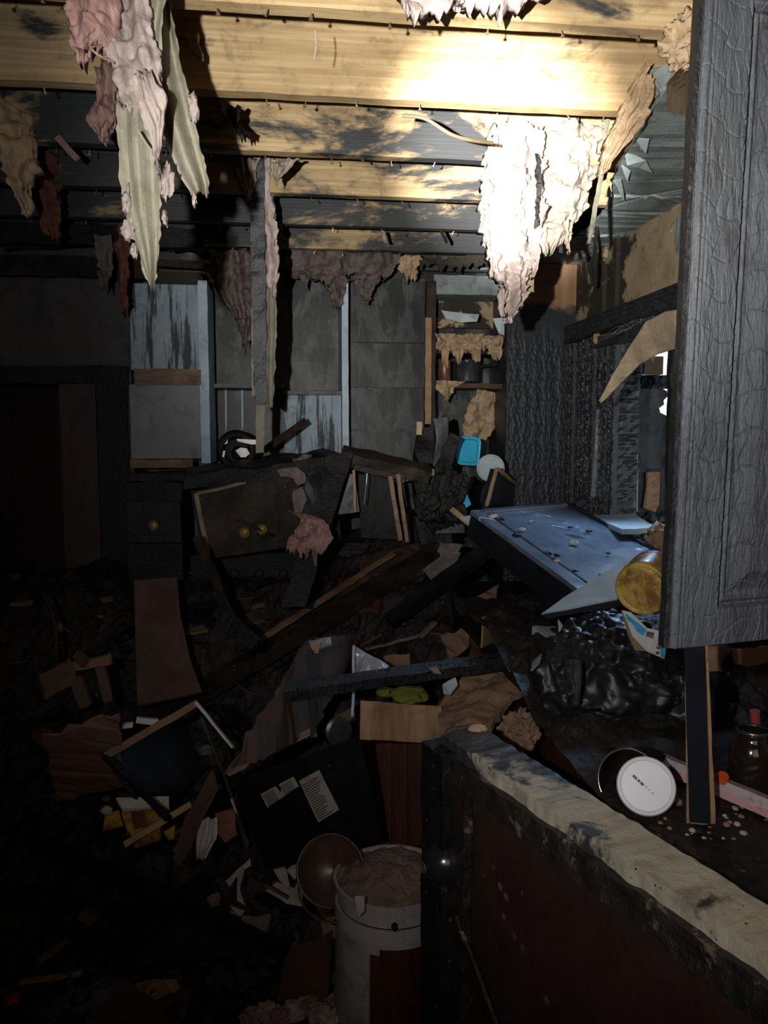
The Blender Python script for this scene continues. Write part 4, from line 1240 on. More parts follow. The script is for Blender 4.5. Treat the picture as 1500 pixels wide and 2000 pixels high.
# plastic packaging left of bag
item('clear_plastic_tray', ribbon(E((1120, 1182, 2.2), (1124, 1232, 2.15)), E((1205, 1178, 2.1), (1208, 1230, 2.1)), 14, 34, .004, .012, 4, .006, 9, .003, 5, .01), m_foil, 'crumpled grey plastic tray under the grey-white board', 'tray')
item('plastic_shard', slab(E((1091, 1210, 2.2), (1113, 1240, 2.2), (1110, 1254, 2.18), (1094, 1266, 2.16)), .003, 2, .004), m_peel, 'upright pale plastic shard beside the black bag', 'plastic')
item('foil_wrapper', slab(E((1040, 1228, 2.3), (1084, 1218, 2.3), (1094, 1240, 2.25), (1060, 1262, 2.2), (1038, 1250, 2.25)), .004, 4, .012, 14), m_foil, 'crumpled greenish foil wrapper left of the plastic shard', 'wrapper')
item('foil_wrapper', slab(E((1030, 1300, 2.1), (1060, 1272, 2.12), (1100, 1262, 2.12), (1110, 1275, 2.1), (1070, 1300, 2.05), (1032, 1325, 2.04)), .004, 4, .012, 16), m_foil, 'shiny grey foil draped over the left shoulder of the black bag', 'wrapper')

# black bag on the counter
cb = P(1190, 1340, 2.0)
vs, fs = tuft(cb, (.205, .19, .17), .30, 1.5, 12, 6)
vs = [v + (v - cb).normalized() * (.022 * abs(fr(v, 12, 4)) + .012 * abs(fr(v, 30, 3))) for v in vs]
vs = [V((v.x, v.y, max(v.z, .898))) for v in vs]
item('garbage_bag', (vs, fs), m_bag, 'large wet black garbage bag slumped on the counter', 'bag', smooth=True)
cb2 = P(1320, 1400, 1.95)
vs, fs = tuft(cb2, (.16, .14, .15), .35, 1.7, 15, 5)
vs = [v + (v - cb2).normalized() * (.02 * abs(fr(v, 12, 4))) for v in vs]
vs = [V((v.x, v.y, max(v.z, .898))) for v in vs]
item('garbage_bag', (vs, fs), m_bag, 'smaller black plastic heap behind the upright board', 'bag', smooth=True)
item('bag_strap', ribbon(E((1112, 1290, 1.79), (1114, 1330, 1.77), (1122, 1372, 1.76)), E((1134, 1290, 1.79), (1136, 1330, 1.77), (1130, 1375, 1.76)), 16, 5, .003, .004, 1, .004, 9, .002, 8, .004), m_steel, 'dull grey strip lying on the front of the large black bag', 'strip')

# rubble on the counter
xs = np.linspace(.60, 1.40, 70)
ys = np.linspace(1.0, 2.9, 150)


def Hc(x, y):
    z = .897 + (.006 + .034 * sm((y - 1.55) / .3)) * fr((x, y, 1), 5, 5) + .007 * fr((x, y, 9), 30, 3)
    z += .10 * sm((y - 1.75) / .5)
    return max(z, .892)


vs = [V((x, y, Hc(x, y))) for y in ys for x in xs]
fs = [(j * 70 + i, j * 70 + i + 1, (j + 1) * 70 + i + 1, (j + 1) * 70 + i) for j in range(149) for i in range(69)]
item('counter_rubble', (vs, fs), m_pile, 'fine black rubble spread over the counter', 'rubble', kind='stuff')

# jar with white lid
cl = P(1262, 1535, PZ(1262, 1589, .905).y)
cr = P(1228, 1525, PZ(1262, 1589, .905).y + .09)
cj = thing('canister', 'open black-lined canister lying on the counter behind the half wall', 'canister', cr - V((0, 0, .06)))
axc = (CAM - cr).normalized() + V((-.35, 0, -.05))
axc.normalize()
add('canister_body', lathe([(.060, 0), (.062, -.02), (.062, -.13), (0, -.13)], cr, axc, 44), m_sideblack, cj, smooth=True)
add('inner_wall', lathe([(.0585, .0), (.0575, -.02), (.0575, -.11), (0, -.11)], cr, axc, 44), m_glass, cj, smooth=True)
add('rim', lathe([(.0585, .0), (.0605, .003), (.0625, .0), (.0605, -.003), (.0585, 0)], cr, axc, 44), m_gold, cj, smooth=True, label='shiny pinkish rim')
axl = ((CAM - cl).normalized() + V((.05, 0, .05))).normalized()
wd = thing('plastic_lid', 'round white plastic lid leaning on the open black canister', 'lid', cl)
dsc = add('disc', lathe([(0, .003), (.044, .003), (.0445, .0015), (.0455, .003), (.0505, .002), (.0525, -.002), (.0525, -.008), (.050, -.008)], cl, axl, 56), m_lid, wd, smooth=False)
sL = axl.cross(V((0, 0, 1))).normalized()
if sL.x < 0:
    sL = -sL
uL = V((0, 0, 1)) - axl * axl.z
uL.normalize()
for i, (px, py, w_) in enumerate(((1240, 1518, 9), (1247.5, 1525, 5), (1254, 1531, 7), (1262, 1537, 4), (1268, 1543, 3), (1274.5, 1549, 5))):
    # printed smudges running down to the right
    o_ = cl + axl * .0035
    dd = dirpx(px, py)
    t_ = (o_ - CAM).dot(axl) / dd.dot(axl)
    c_ = CAM + dd * t_
    du = (sL - uL * .92).normalized()
    dv = (sL * .92 + uL).normalized()
    a_, b_ = w_ * .0005, (.0028 if i < 3 else .0014)
    for s_ in ((-1, 1) if i < 3 else (0,)):
        cc_ = c_ + dv * (s_ * b_ * .45)
        add('printed_mark', hexa([cc_ - du * a_ - dv * b_ * .38, cc_ + du * a_ - dv * b_ * .38, cc_ + du * a_ + dv * b_ * .38, cc_ - du * a_ + dv * b_ * .38] +
                                 [x + axl * .0004 for x in (cc_ - du * a_ - dv * b_ * .38, cc_ + du * a_ - dv * b_ * .38, cc_ + du * a_ + dv * b_ * .38, cc_ - du * a_ + dv * b_ * .38)]), m_print, dsc)
item('wrapper', slab(E((1246, 1464, 1.72), (1268, 1455, 1.72), (1272, 1440, 1.74), (1279, 1470, 1.7), (1276, 1478, 1.66), (1262, 1478, 1.64)), .003, 3, .005), m_yellow, 'yellow crumpled wrapper scrap above the white lid', 'wrapper')
item('wrapper', slab(E((1258, 1476, 1.66), (1280, 1466, 1.68), (1282, 1484, 1.64), (1264, 1482, 1.62)), .003, 2, .004), m_red, 'red wrapper scrap just above the white lid', 'wrapper')
fx = thing('wrap_box', 'long pale pink-and-grey film wrap box lying diagonally on the counter', 'box', P(1400, 1560, 1.5))
a_, b_ = PZ(1285, 1478, .93), PZ(1580, 1600, .93)
add('box_top', beam(a_, b_, .030, .018, (0, .5, 1), 24, .002, 12), m_film, fx, label='grey film side')
add('box_front', beam(a_ + V((.0, -.018, -.012)), b_ + V((0, -.018, -.012)), .012, .022, (0, 0, 1), 24, .0015, 12), m_pinkplastic, fx, label='pale pink side')
item('bottle_cap', lathe([(0, .008), (.011, .008), (.013, .0), (.013, -.004)], PZ(1410, 1520, .945), (0, -.5, 1), 20), m_orange, 'small orange cap resting on the pink-and-grey wrap box', 'cap')
item('tin_scrap', beam(P(1285, 1452, 1.75), P(1310, 1475, 1.7), .016, .006, (0, -.3, 1), 5, .003), m_edge, 'pale bent scrap at the left end of the wrap box', 'scrap')
item('pebble_like_crumb', tuft(PZ(1322, 1566, .905), (.010, .010, .008), .3, 2, 3, 2), m_card_tan, 'brown rounded crumb right of the white lid', 'debris')
gj = thing('glass_jar', 'dark glass jar standing at the right edge behind the upright board', 'jar', P(1462, 1575, 1.62))
pj = PZ(1466, 1535, .90)
add('jar_body', lathe([(0, 0), (.040, 0), (.044, .01), (.044, .075), (.034, .095), (.030, .10), (.030, .115), (.027, .115)], pj, n=32), m_glass, gj, smooth=True)
add('jar_rim', lathe([(.030, .112), (.034, .115), (.030, .119)], pj, n=32), m_steel, gj, smooth=True)
item('utensil_handle', tube(E((1474, 1388, 1.55), (1477, 1420, 1.55), (1482, 1460, 1.55), (1486, 1482, 1.55)), lambda t: .011 - .005 * t, 12), m_redhandle, 'dull red utensil handle at the right edge above the glass jar', 'utensil')
item('torn_board', slab(E((1378, 1262, 1.9), (1420, 1262, 1.9), (1402, 1330, 1.9), (1390, 1342, 1.9), (1384, 1330, 1.9)), .006, 3, .006, rag=.02), m_card_tan, 'torn tan scrap hanging right of the upright board', 'scrap')
item('torn_board', slab(E((1430, 1268, 1.8), (1520, 1262, 1.8), (1520, 1288, 1.8), (1460, 1302, 1.8), (1436, 1296, 1.8)), .006, 3, .006, rag=.02), m_card_tan, 'brown ragged scrap under the bottom rail of the charred door', 'scrap')
for i in range(34):
    px, py = rnd.uniform(1285, 1500), rnd.uniform(1560, 1640)
    if px < 1400 and py < 1570:
        continue
    c_ = PZ(px, py, .90)
    if c_.x < .62:
        continue
    c_.z = Hc(c_.x, c_.y) + .002
    s_ = rnd.uniform(.003, .007)
    item('plaster_crumb', tuft(c_, (s_, s_, s_ * .6), .4, 2, i, 2), m_scrap if i % 3 == 0 else m_card_tan, 'small pale plaster crumb on the counter rubble', 'debris', group='plaster crumbs on the counter')

# hanging curled sheet in front of window
item('curled_sheet', ribbon(E((1170, 783, 2.5), (1195, 735, 2.45), (1228, 680, 2.38), (1262, 628, 2.3), (1300, 608, 2.2), (1350, 600, 2.1)), E((1174, 787, 2.5), (1210, 752, 2.45), (1250, 712, 2.38), (1285, 692, 2.3), (1320, 682, 2.2), (1350, 676, 2.1)), 50, 14, .004, .0, 1, .006, 5, .002, 21, .0), m_kraft_dark, 'large tan paper sheet curling down across the window opening', 'paper', smooth=True)
item('charred_jamb', beam(P(1324, 680, 2.3), P(1318, 1060, 2.3), .05, .03, (0, -1, 0), 24, .006), m_char_plain, 'black burnt upright between the window opening and the near charred door', 'post')
item('wood_sliver', beam(P(1334, 690, 2.2), P(1316, 1010, 2.2), .008, .01, (0, -1, 0), 20, .003), m_edge, 'thin tan sliver running down beside the near charred door', 'splinter')
item('pale_patch', slab(E((1326, 775, 2.25), (1331, 790, 2.25), (1327, 850, 2.25), (1312, 858, 2.25), (1310, 835, 2.25), (1318, 795, 2.25)), .004, 2, .004, rag=.02), m_ins_grey, 'grey ragged patch stuck on the black upright', 'scrap')

# ================================================================ CENTRE-LEFT
# round burnt appliance with its cream reflections built as pale patches
ra = thing('burnt_fan', 'round blackened appliance with painted cream reflections on top of the left cabinet', 'appliance', P(465, 900, 3.55))
cF = P(462, 880, 3.55)
add('housing', lathe([(.052, -.012), (.072, -.03), (.088, -.01), (.090, .01), (.078, .03), (.060, .03), (.052, .016), (.052, -.012)], cF, (.1, -1, .1), 40), m_char_plain, ra, smooth=True)
add('back_plate', lathe([(0, -.03), (.075, -.03)], cF, (.1, -1, .1), 30), m_char_plain, ra)
add('hub', lathe([(0, .022), (.026, .018), (.032, 0), (.032, -.02)], cF + V((.01, 0, -.012)), (.1, -1, .1), 24), m_char_plain, ra, smooth=True)
for pts in (((460, 880), (470, 874), (482, 876), (488, 886), (480, 893), (470, 893)), ((462, 857), (500, 859), (500, 868), (490, 868), (464, 862)), ((434, 892), (436, 880), (440, 880), (438, 893)), ((438, 868), (445, 858), (444, 866))):
    add('painted_reflection', slab([P(a, b, 3.49) for a, b in pts], .01, 2, .003), m_reflection, ra, label='pale patch painting a cream reflection')

# fallen wall cabinet, black top, brown front
fb = thing('burnt_cabinet', 'burnt brown cabinet with a charred black top and round brass knobs, left of centre', 'cabinet', P(520, 1090, 3.1))
a_, b_, c_, d_ = P(378, 958, 3.02), P(655, 912, 3.12), P(665, 1052, 3.12), P(403, 1092, 3.02)
dep = V((-.05, .42, .02))
fbf = add('front', rough_box(hexa([d_, c_, c_ + V((0, .02, 0)), d_ + V((0, .02, 0)), a_, b_, b_ + V((0, .02, 0)), a_ + V((0, .02, 0))]), (24, 1, 14), .006, 9), m_char_brown, fb)
tA, tB = P(352, 922, 3.0), P(668, 890, 3.1)
add('top', rough_box(hexa([a_ + V((-.03, -.02, 0)), b_ + V((.03, -.02, 0)), b_ + dep + V((.03, 0, 0)), a_ + dep + V((-.03, 0, 0)), a_ + V((-.03, -.02, .05)), b_ + V((.03, -.02, .05)), b_ + dep + V((.03, 0, .045)), a_ + dep + V((-.03, 0, .045))]), (34, 16, 3), .016, 12), m_char_plain, fb)
add('side', hexa([d_, d_ + V((0, .4, 0)), d_ + V((-.012, .4, 0)), d_ + V((-.012, 0, 0)), a_, a_ + V((0, .4, 0)), a_ + V((-.012, .4, 0)), a_ + V((-.012, 0, 0))]), m_char_plain, fb)
add('edge_strip', beam(a_ + V((.01, -.008, -.01)), d_ + V((.01, -.008, 0)), .016, .01, (0, -1, 0), 10, .004), m_kraft_dark, fb, label='tan edge strip')
add('edge_strip', beam(a_ + V((.01, -.008, -.012)), b_ + V((-.15, -.008, -.012)), .012, .01, (0, -1, 0), 16, .005), m_kraft_dark, fb)
for px, py in ((478, 1040), (512, 1034)):
    c_k = P(px, py, 3.02)
    add('knob', lathe([(.006, -.02), (.006, 0), (.020, .004), (.022, .012), (.014, .018), (0, .02)], c_k, (0, -1, 0), 20), m_brass, fbf, label='round brass knob', smooth=True)
add('side_panel', slab(E((600, 930, 3.0), (662, 905, 3.1), (630, 1010, 3.0), (585, 1010, 2.98)), .01, 3, .004), m_back_soot, fb)
item('melted_cord', tube(E((462, 1014, 3.0), (490, 1026, 3.0), (520, 1040, 3.01), (535, 1046, 3.03)), .006, 8), m_cord, 'melted black cord curling over the front of the burnt cabinet', 'cord')
item('insulation_patch', slab(E((540, 918, 2.97), (560, 914, 2.97), (580, 912, 2.97), (597, 925, 2.97), (596, 943, 2.96), (582, 948, 2.96), (574, 934, 2.96), (548, 932, 2.96)), .012, 3, .012, 14, rag=.015), m_ins_soot, 'dusty insulation patch stuck on the front edge of the burnt cabinet', 'insulation')
item('insulation_patch', slab(E((570, 896, 3.1), (595, 886, 3.1), (608, 888, 3.1), (596, 900, 3.08), (575, 902, 3.08)), .01, 3, .01, 14, rag=.015), m_ins_soot, 'thin insulation patch lying on the top of the burnt cabinet', 'insulation')
item('insulation_patch', slab(E((572, 960, 2.95), (590, 950, 2.95), (600, 975, 2.95), (590, 1002, 2.93), (575, 1000, 2.93)), .01, 3, .01, 14, rag=.02), m_ins_soot, 'hanging insulation patch at the right end of the burnt cabinet', 'insulation')
item('brass_knob', lathe([(.006, -.02), (.006, 0), (.018, .004), (.020, .012), (.012, .018), (0, .02)], P(301, 1026, 3.1), (0, -1, 0), 20), m_brass, 'single tarnished brass knob in the dark left of the burnt cabinet', 'knob', smooth=True)
item('drawer_front', rough_box(rect(250, 980, 352, 1060, 3.14, .02), (8, 1, 6), .004), m_char_plain, 'black burnt drawer front behind the single brass knob', 'drawer')

# leaning dark post
item('leaning_post', rough_box(hexa([P(548, 1185, 2.66), P(596, 1185, 2.66), P(596, 1185, 2.72), P(548, 1185, 2.72), P(652, 885, 2.9), P(690, 885, 2.9), P(690, 885, 2.95), P(652, 885, 2.95)]), (4, 3, 30), .006, 16), m_char_plain, 'burnt black post leaning to the right across the burnt cabinet', 'post')
item('insulation_clump', ribbon(E((562, 998, 2.68), (590, 1015, 2.68), (572, 1040, 2.66), (558, 1070, 2.66)), E((600, 1006, 2.68), (636, 1018, 2.68), (652, 1052, 2.66), (626, 1086, 2.66)), 40, 34, .02, .015, 1, .03, 11, .01, 31, .05, True), m_ins_pink, 'clean pink insulation clump draped over the leaning black post', 'insulation', smooth=True)

# face frame
ff = thing('cabinet_frame', 'open burnt cabinet frame standing right of the leaning post', 'cabinet', P(745, 1060, 2.95))
add('top_rail', beam(P(668, 888, 3.0), P(838, 925, 3.0), .10, .05, (0, -.3, 1), 20, .008), m_char_brown, ff)
add('top_rail', beam(P(690, 912, 2.93), P(790, 934, 2.93), .02, .03, (0, -1, 0), 14, .004), m_char_brown, ff)
add('stile', beam(P(761, 930, 2.92), P(782, 1055, 2.92), .016, .012, (0, -1, 0), 14, .002), m_brown_rail, ff)
add('stile', beam(P(776, 926, 2.92), P(795, 1058, 2.92), .014, .014, (0, -1, 0), 14, .002), m_brown_rail, ff)
add('stile', beam(P(690, 918, 2.96), P(694, 1000, 2.96), .010, .012, (0, -1, 0), 10, .003), m_edge, ff)
add('side_board', slab(E((684, 925, 3.0), (694, 930, 3.0), (702, 1000, 3.0), (660, 1005, 3.0)), .01, 2, .003), m_back_soot, ff)
add('wire', tube(E((717, 925, 2.9), (715, 950, 2.9), (711, 985, 2.9)), .002, 6), m_alu, ff)
add('back', slab(E((700, 925, 3.1), (760, 935, 3.1), (785, 1055, 3.1), (705, 1050, 3.1)), .01, 2, .003), m_char_plain, ff)
item('grey_splinter', beam(P(782, 935, 3.0), P(846, 920, 3.05), .03, .02, (0, -.4, 1), 10, .006), m_ins_grey, 'grey weathered splinter wedged between the cabinet frame and the charred post', 'splinter')
item('leaning_board', beam(P(515, 880, 3.5), P(596, 822, 3.6), .03, .02, (0, -1, 0), 10, .004), m_char_brown, 'thin brown board leaning up behind the burnt cabinet', 'board')

# sloping long beams
item('long_timber', beam(PH(850, 1080, .10), PH(225, 1450, .10), .075, .045, (0, -.4, 1), 60, .007, 10, 2), m_char_brown, 'long burnt beam sloping down leftward across the whole rubble heap', 'beam')
item('roof_lath', beam(PH(770, 1080, .16), PH(470, 1275, .16), .022, .012, (0, -.4, 1), 30, .004, 14, 4), m_brown_rail, 'thin lath lying just above the long sloping beam', 'lath')
item('short_timber', beam(PH(950, 1075, .10), PH(760, 1215, .10), .06, .04, (0, -.4, 1), 24, .006, 12, 5), m_char_plain, 'short black beam parallel to the long one, nearer the fallen cabinet', 'beam')
item('stick', beam(P(385, 1050, 2.75), P(478, 1270, 2.45), .028, .018, (0, -1, 0), 20, .004), m_char_brown, 'slim burnt stick leaning between the burnt cabinet and the long beam', 'stick')
item('stick', beam(P(425, 1190, 2.5), P(500, 1260, 2.4), .045, .02, (0, -1, 0), 10, .005), m_char_plain, 'stubby burnt stick crossing the foot of the slim one', 'stick')
# brown board
item('brown_board', slab(E((262, 1134, 2.85), (345, 1128, 2.9), (352, 1200, 2.8), (372, 1290, 2.7), (395, 1350, 2.6), (268, 1378, 2.55)), .015, 4, .006, 4), m_card_dark, 'dark brown panel standing upright left of the slim burnt stick', 'panel')
item('hardboard_panel', slab(para((603, 1250), (706, 1238), (612, 1432), (442, 1512), 2.35), .006, 4, .004, 4, rag=.03), m_card_dark, 'brown hardboard panel standing on end in the middle of the rubble', 'panel')
item('panel_edge', beam(P(442, 1512, 2.15), P(612, 1425, 2.2), .018, .012, (0, -1, .2), 14, .003), m_card, 'brown wooden strip along the foot of the standing hardboard panel', 'strip')
item('dark_batten', beam(P(606, 1270, 2.2), P(612, 1440, 2.15), .018, .018, (0, -1, 0), 14, .003), m_char_plain, 'black batten crossing the standing hardboard panel vertically', 'batten')
item('foil_scrap', slab(E((603, 1250, 2.25), (645, 1244, 2.25), (648, 1256, 2.23), (625, 1264, 2.22), (606, 1262, 2.22)), .01, 3, .008, 20), m_foil, 'pale blue-white scrap on the top corner of the standing hardboard', 'scrap')
item('brown_scrap', slab(E((608, 1258, 2.21), (626, 1256, 2.21), (622, 1276, 2.2), (610, 1276, 2.2)), .01, 2, .006), m_card_tan, 'small tan lump below the pale scrap on the hardboard corner', 'scrap')
# black open drawer box
db = thing('upturned_drawer', 'black open drawer box with a tan top edge tipped over on the left', 'drawer', P(330, 1600, 2.2))
q = para((205, 1478), (386, 1374), (452, 1460), (300, 1600), 2.25)
add('bottom', slab(q, .008, 3, .002), m_char_plain, db)
add('side', beam(P(205, 1477, 2.23), P(386, 1372, 2.32), .02, .03, (0, -1, .2), 20, .002), m_card, db, label='tan top edge')
add('white_edge', beam(P(383, 1372, 2.30), P(455, 1460, 2.2), .006, .012, (0, -1, 0), 10, .001), m_whitecard, db)
add('side', beam(P(205, 1477, 2.22), P(330, 1600, 2.05), .012, .02, (0, -1, 0), 14, .002), m_char_plain, db)
add('screw', lathe([(.012, 0), (.012, .004), (0, .006)], P(393, 1412, 2.22), (0, -1, 0), 14), m_steel, db)
item('thin_rod', tube(E((392, 1400, 2.12), (440, 1520, 2.08), (478, 1640, 2.0), (486, 1665, 2.0)), .005, 6), m_char_brown, 'thin dark rod slanting down past the drawer box toward the papers', 'rod')
item('bright_edge_strip', beam(P(452, 1560, 2.05), P(484, 1650, 2.0), .006, .006, (0, -1, 0), 8, .001), m_edge, 'thin pale strip beside the foot of the slanting rod', 'strip')
item('cardboard_sheet', slab(para((80, 1436), (232, 1396), (243, 1536), (112, 1566), 2.2), .006, 4, .004, 5, rag=.03), m_card, 'brown cardboard sheet standing at the left', 'cardboard')
item('leaning_hardboard', slab(E((415, 1502, 2.1), (425, 1540, 2.05), (390, 1600, 2.0), (350, 1690, 1.98), (338, 1680, 2.0), (358, 1600, 2.05)), .006, 3, .006, 5), m_card_dark, 'tapering brown hardboard strip leaning below the drawer box', 'panel')
item('wood_strip', beam(P(242, 1650, 2.04), P(372, 1570, 2.1), .016, .010, (0, -1, .3), 16, .002), m_edge, 'tan slat lying across the yellow food packet', 'slat')
# little boxes & pallets
item('small_carton', hexa(E((237, 1424, 2.3), (259, 1421, 2.3), (259, 1421, 2.36), (237, 1424, 2.36), (238, 1414, 2.3), (260, 1411, 2.3), (262, 1408, 2.36), (240, 1411, 2.36))), m_whitecard, 'tiny white carton behind the cardboard sheet, left of two', 'carton')
item('small_carton', hexa(E((265, 1412, 2.3), (309, 1418, 2.3), (309, 1418, 2.36), (265, 1412, 2.36), (267, 1401, 2.3), (310, 1406, 2.3), (310, 1403, 2.36), (268, 1399, 2.36))), m_whitecard, 'tiny white carton with dark print, right of the two by the drawer box', 'carton')
item('wood_chunk', rough_box(hexa([PH(76, 1340, .05), PH(90, 1366, .05), PH(150, 1330, .06), PH(138, 1305, .06)] + [p + V((0, -.01, .04)) for p in (PH(76, 1340, .05), PH(90, 1366, .05), PH(150, 1330, .06), PH(138, 1305, .06))]), (5, 4, 2), .006), m_card, 'pale brown wood chunk lying above the cardboard sheet', 'wood')
for i, (x0, y0, x1, y1, w_, lab) in enumerate(((145, 1300, 215, 1288, .03, 'short horizontal stick on the small pile of broken sticks'), (195, 1295, 212, 1370, .028, 'upright stick in the small pile of broken sticks'), (150, 1278, 166, 1296, .022, 'stubby stick end topping the small pile of broken sticks'), (150, 1325, 170, 1380, .035, 'thick charred stick in the small pile of broken sticks'))):
    item('broken_stick', beam(P(x0, y0, 2.45), P(x1, y1, 2.42), w_, .02, (0, -1, 0), 8, .005, 20, i), m_card_dark if i else m_card, lab, 'stick')
item('wood_pocket', rough_box(rect(168, 1305, 196, 1365, 2.5, .06), (4, 2, 6), .006), m_char_plain, 'black burnt box behind the small pile of broken sticks', 'box')
item('hooked_strip', tube(E((84, 1160, 2.7), (98, 1190, 2.68), (108, 1225, 2.66), (110, 1290, 2.6)), .007, 8), m_char_brown, 'curved brownish strip hanging in the dark left side', 'strip')

# food packet
fp = thing('food_packet', 'yellow and white food packet with a reddish picture lying in the rubble at left', 'packet', P(280, 1600, 2.15))
add('pack', slab(E((236, 1586, 2.2), (300, 1578, 2.2), (318, 1590, 2.18), (312, 1625, 2.12), (262, 1640, 2.1), (246, 1616, 2.14)), .03, 3, .004, 6), m_yellow, fp)
add('white_panel', slab(E((226, 1558, 2.24), (330, 1555, 2.24), (330, 1574, 2.21), (238, 1578, 2.21)), .02, 3, .004, 6), m_whitecard, fp)
add('red_picture', slab(E((255, 1584, 2.185), (282, 1582, 2.185), (284, 1612, 2.14), (262, 1620, 2.13)), .004, 2, .002), m_copper, fp)
for i in range(4):
    add('lettering', slab(E((311 - i * .6, 1578 + i * 7, 2.17), (318 - i * .6, 1580 + i * 7, 2.17), (316 - i * .6, 1583 + i * 7, 2.168), (309 - i * .6, 1582 + i * 7, 2.168)), .002, 0, 0), m_print2, fp)
item('yellow_tag', slab(E((205, 1592, 2.16), (232, 1582, 2.16), (240, 1612, 2.12), (201, 1622, 2.1)), .003, 3, .002), m_yellow, 'small yellow card with a punched dark spot left of the food packet', 'card')
item('pale_crumple', tuft(P(208, 1583, 2.15), (.014, .012, .010), .5, 2, 5, 3), m_scrap, 'pale crumpled bit on top of the small yellow card', 'debris')
item('yellow_scrap', slab(E((320, 1625, 2.08), (342, 1612, 2.1), (340, 1638, 2.06), (330, 1640, 2.05)), .004, 2, .004), m_yellow, 'yellow scrap peeking out under the tan slat', 'debris')
item('lilac_cloth', ribbon(E((392, 1600, 2.02), (382, 1640, 2.0), (385, 1675, 1.99)), E((425, 1600, 2.02), (424, 1640, 2.0), (400, 1678, 1.99)), 16, 10, .006, .008, 2, .006, 9, .004, 31, .01), m_scrap, 'dim lilac-grey cloth scrap beside the leaning hardboard strip', 'cloth')
item('reddish_rag', slab(E((420, 1590, 2.06), (455, 1580, 2.08), (463, 1630, 2.03), (440, 1645, 2.02), (422, 1625, 2.04)), .008, 3, .012, 9, rag=.02), m_ins_red, 'dark reddish rag right of the lilac-grey scrap', 'rag')

# papers on black sheet
BQ = para((455, 1530), (700, 1440), (745, 1640), (520, 1700), 2.15)
BN = (BQ[1] - BQ[0]).cross(BQ[3] - BQ[0]).normalized()


def onsheet(px, py):
    d = dirpx(px, py)
    return CAM + d * ((BQ[0] - CAM).dot(BN) / d.dot(BN)) * .994


bs = item('black_sheet', slab(BQ, .006, 3, .002, 4), m_char_plain, 'soot-black sheet carrying the two printed papers', 'sheet')
for nm, cr_, y_, lab, rows in (('left', ((509, 1552), (573, 1518), (583, 1536), (522, 1578)), 2.06, 'torn printed paper, the smaller left one of two on the black sheet', 7), ('right', ((584, 1526), (623, 1504), (662, 1582), (622, 1606)), 2.04, 'tall printed paper full of small lines, right one of two on the black sheet', 16)):
    tp = thing('printed_paper', lab, 'paper', P(*cr_[3], y_))
    q = [onsheet(*c_) for c_ in cr_]
    if nm == 'left':
        pp = [q[0], q[0].lerp(q[1], .46), q[0].lerp(q[1], .50) + (q[3] - q[0]) * .55, q[0].lerp(q[1], .58) + (q[3] - q[0]) * .30, q[0].lerp(q[1], .56), q[1], q[2].lerp(q[1], .0), q[3]]
        pl = slab(pp, .002, 3, .0015)
    else:
        pl = slab(q, .002, 3, .0015)
    shp = add('sheet', pl, m_paper, tp)
    nq = (q[1] - q[0]).cross(q[3] - q[0]).normalized()
    if nq.dot(CAM - q[0]) < 0:
        nq = -nq
    for r_ in range(rows):
        v_ = .10 + .82 * r_ / (rows - 1)
        segs = ((.08, .40), (.60, .92)) if nm == 'left' else ((.08, rnd.uniform(.5, .92)),)
        for u0, u1 in segs:
            def bq(u, v):
                return q[0] * (1 - u) * (1 - v) + q[1] * u * (1 - v) + q[2] * u * v + q[3] * (1 - u) * v + nq * .0022
            hh = .28 / rows
            w0 = [bq(u0, v_), bq(u1, v_), bq(u1, v_ + hh), bq(u0, v_ + hh)]
            add('text_line', hexa(w0 + [x + nq * .0003 for x in w0]), m_print2, shp)

# horizontal charred pole
item('charred_pole', beam(P(548, 1352, 2.12), P(1030, 1284, 2.3), .042, .034, (0, -.4, 1), 60, .004, 14, 9), m_char, 'long blue-black charred pole lying across the rubble centre', 'pole')
item('tan_flake', slab(E((838, 1304, 2.18), (852, 1302, 2.18), (862, 1316, 2.16), (848, 1314, 2.16)), .004, 2, .003), m_card_tan, 'small tan flake stuck on the middle of the charred pole', 'debris')
item('tan_flake', slab(E((1012, 1270, 2.2), (1036, 1278, 2.2), (1040, 1300, 2.17), (1022, 1312, 2.17), (1010, 1300, 2.18)), .004, 2, .006, rag=.02), m_card_tan, 'ragged tan flake at the right end of the charred pole', 'debris')
# shiny packet above it
item('clear_packet', slab(E((690, 1260, 2.45), (715, 1275, 2.43), (760, 1300, 2.4), (745, 1318, 2.37), (700, 1320, 2.37), (688, 1308, 2.4)), .006, 4, .012, 12), m_foil, 'crumpled bluish clear packet above the charred pole', 'packet')
item('pale_stick', beam(P(691, 1262, 2.4), P(688, 1400, 2.25), .008, .008, (0, -1, 0), 14, .003), m_white_sheet, 'thin pale stick standing beside the open tan drawer', 'stick')
item('splinter', beam(PH(712, 1268, .07), PH(830, 1238, .07), .014, .01, (0, 0, 1), 12, .006), m_ins_soot, 'frayed pale splinter lying above the bluish packet', 'splinter')
item('splinter', beam(PH(820, 1245, .07), PH(850, 1215, .07), .02, .01, (0, 0, 1), 8, .006), m_ins_soot, 'short frayed splinter at the right end of the longer frayed one', 'splinter')
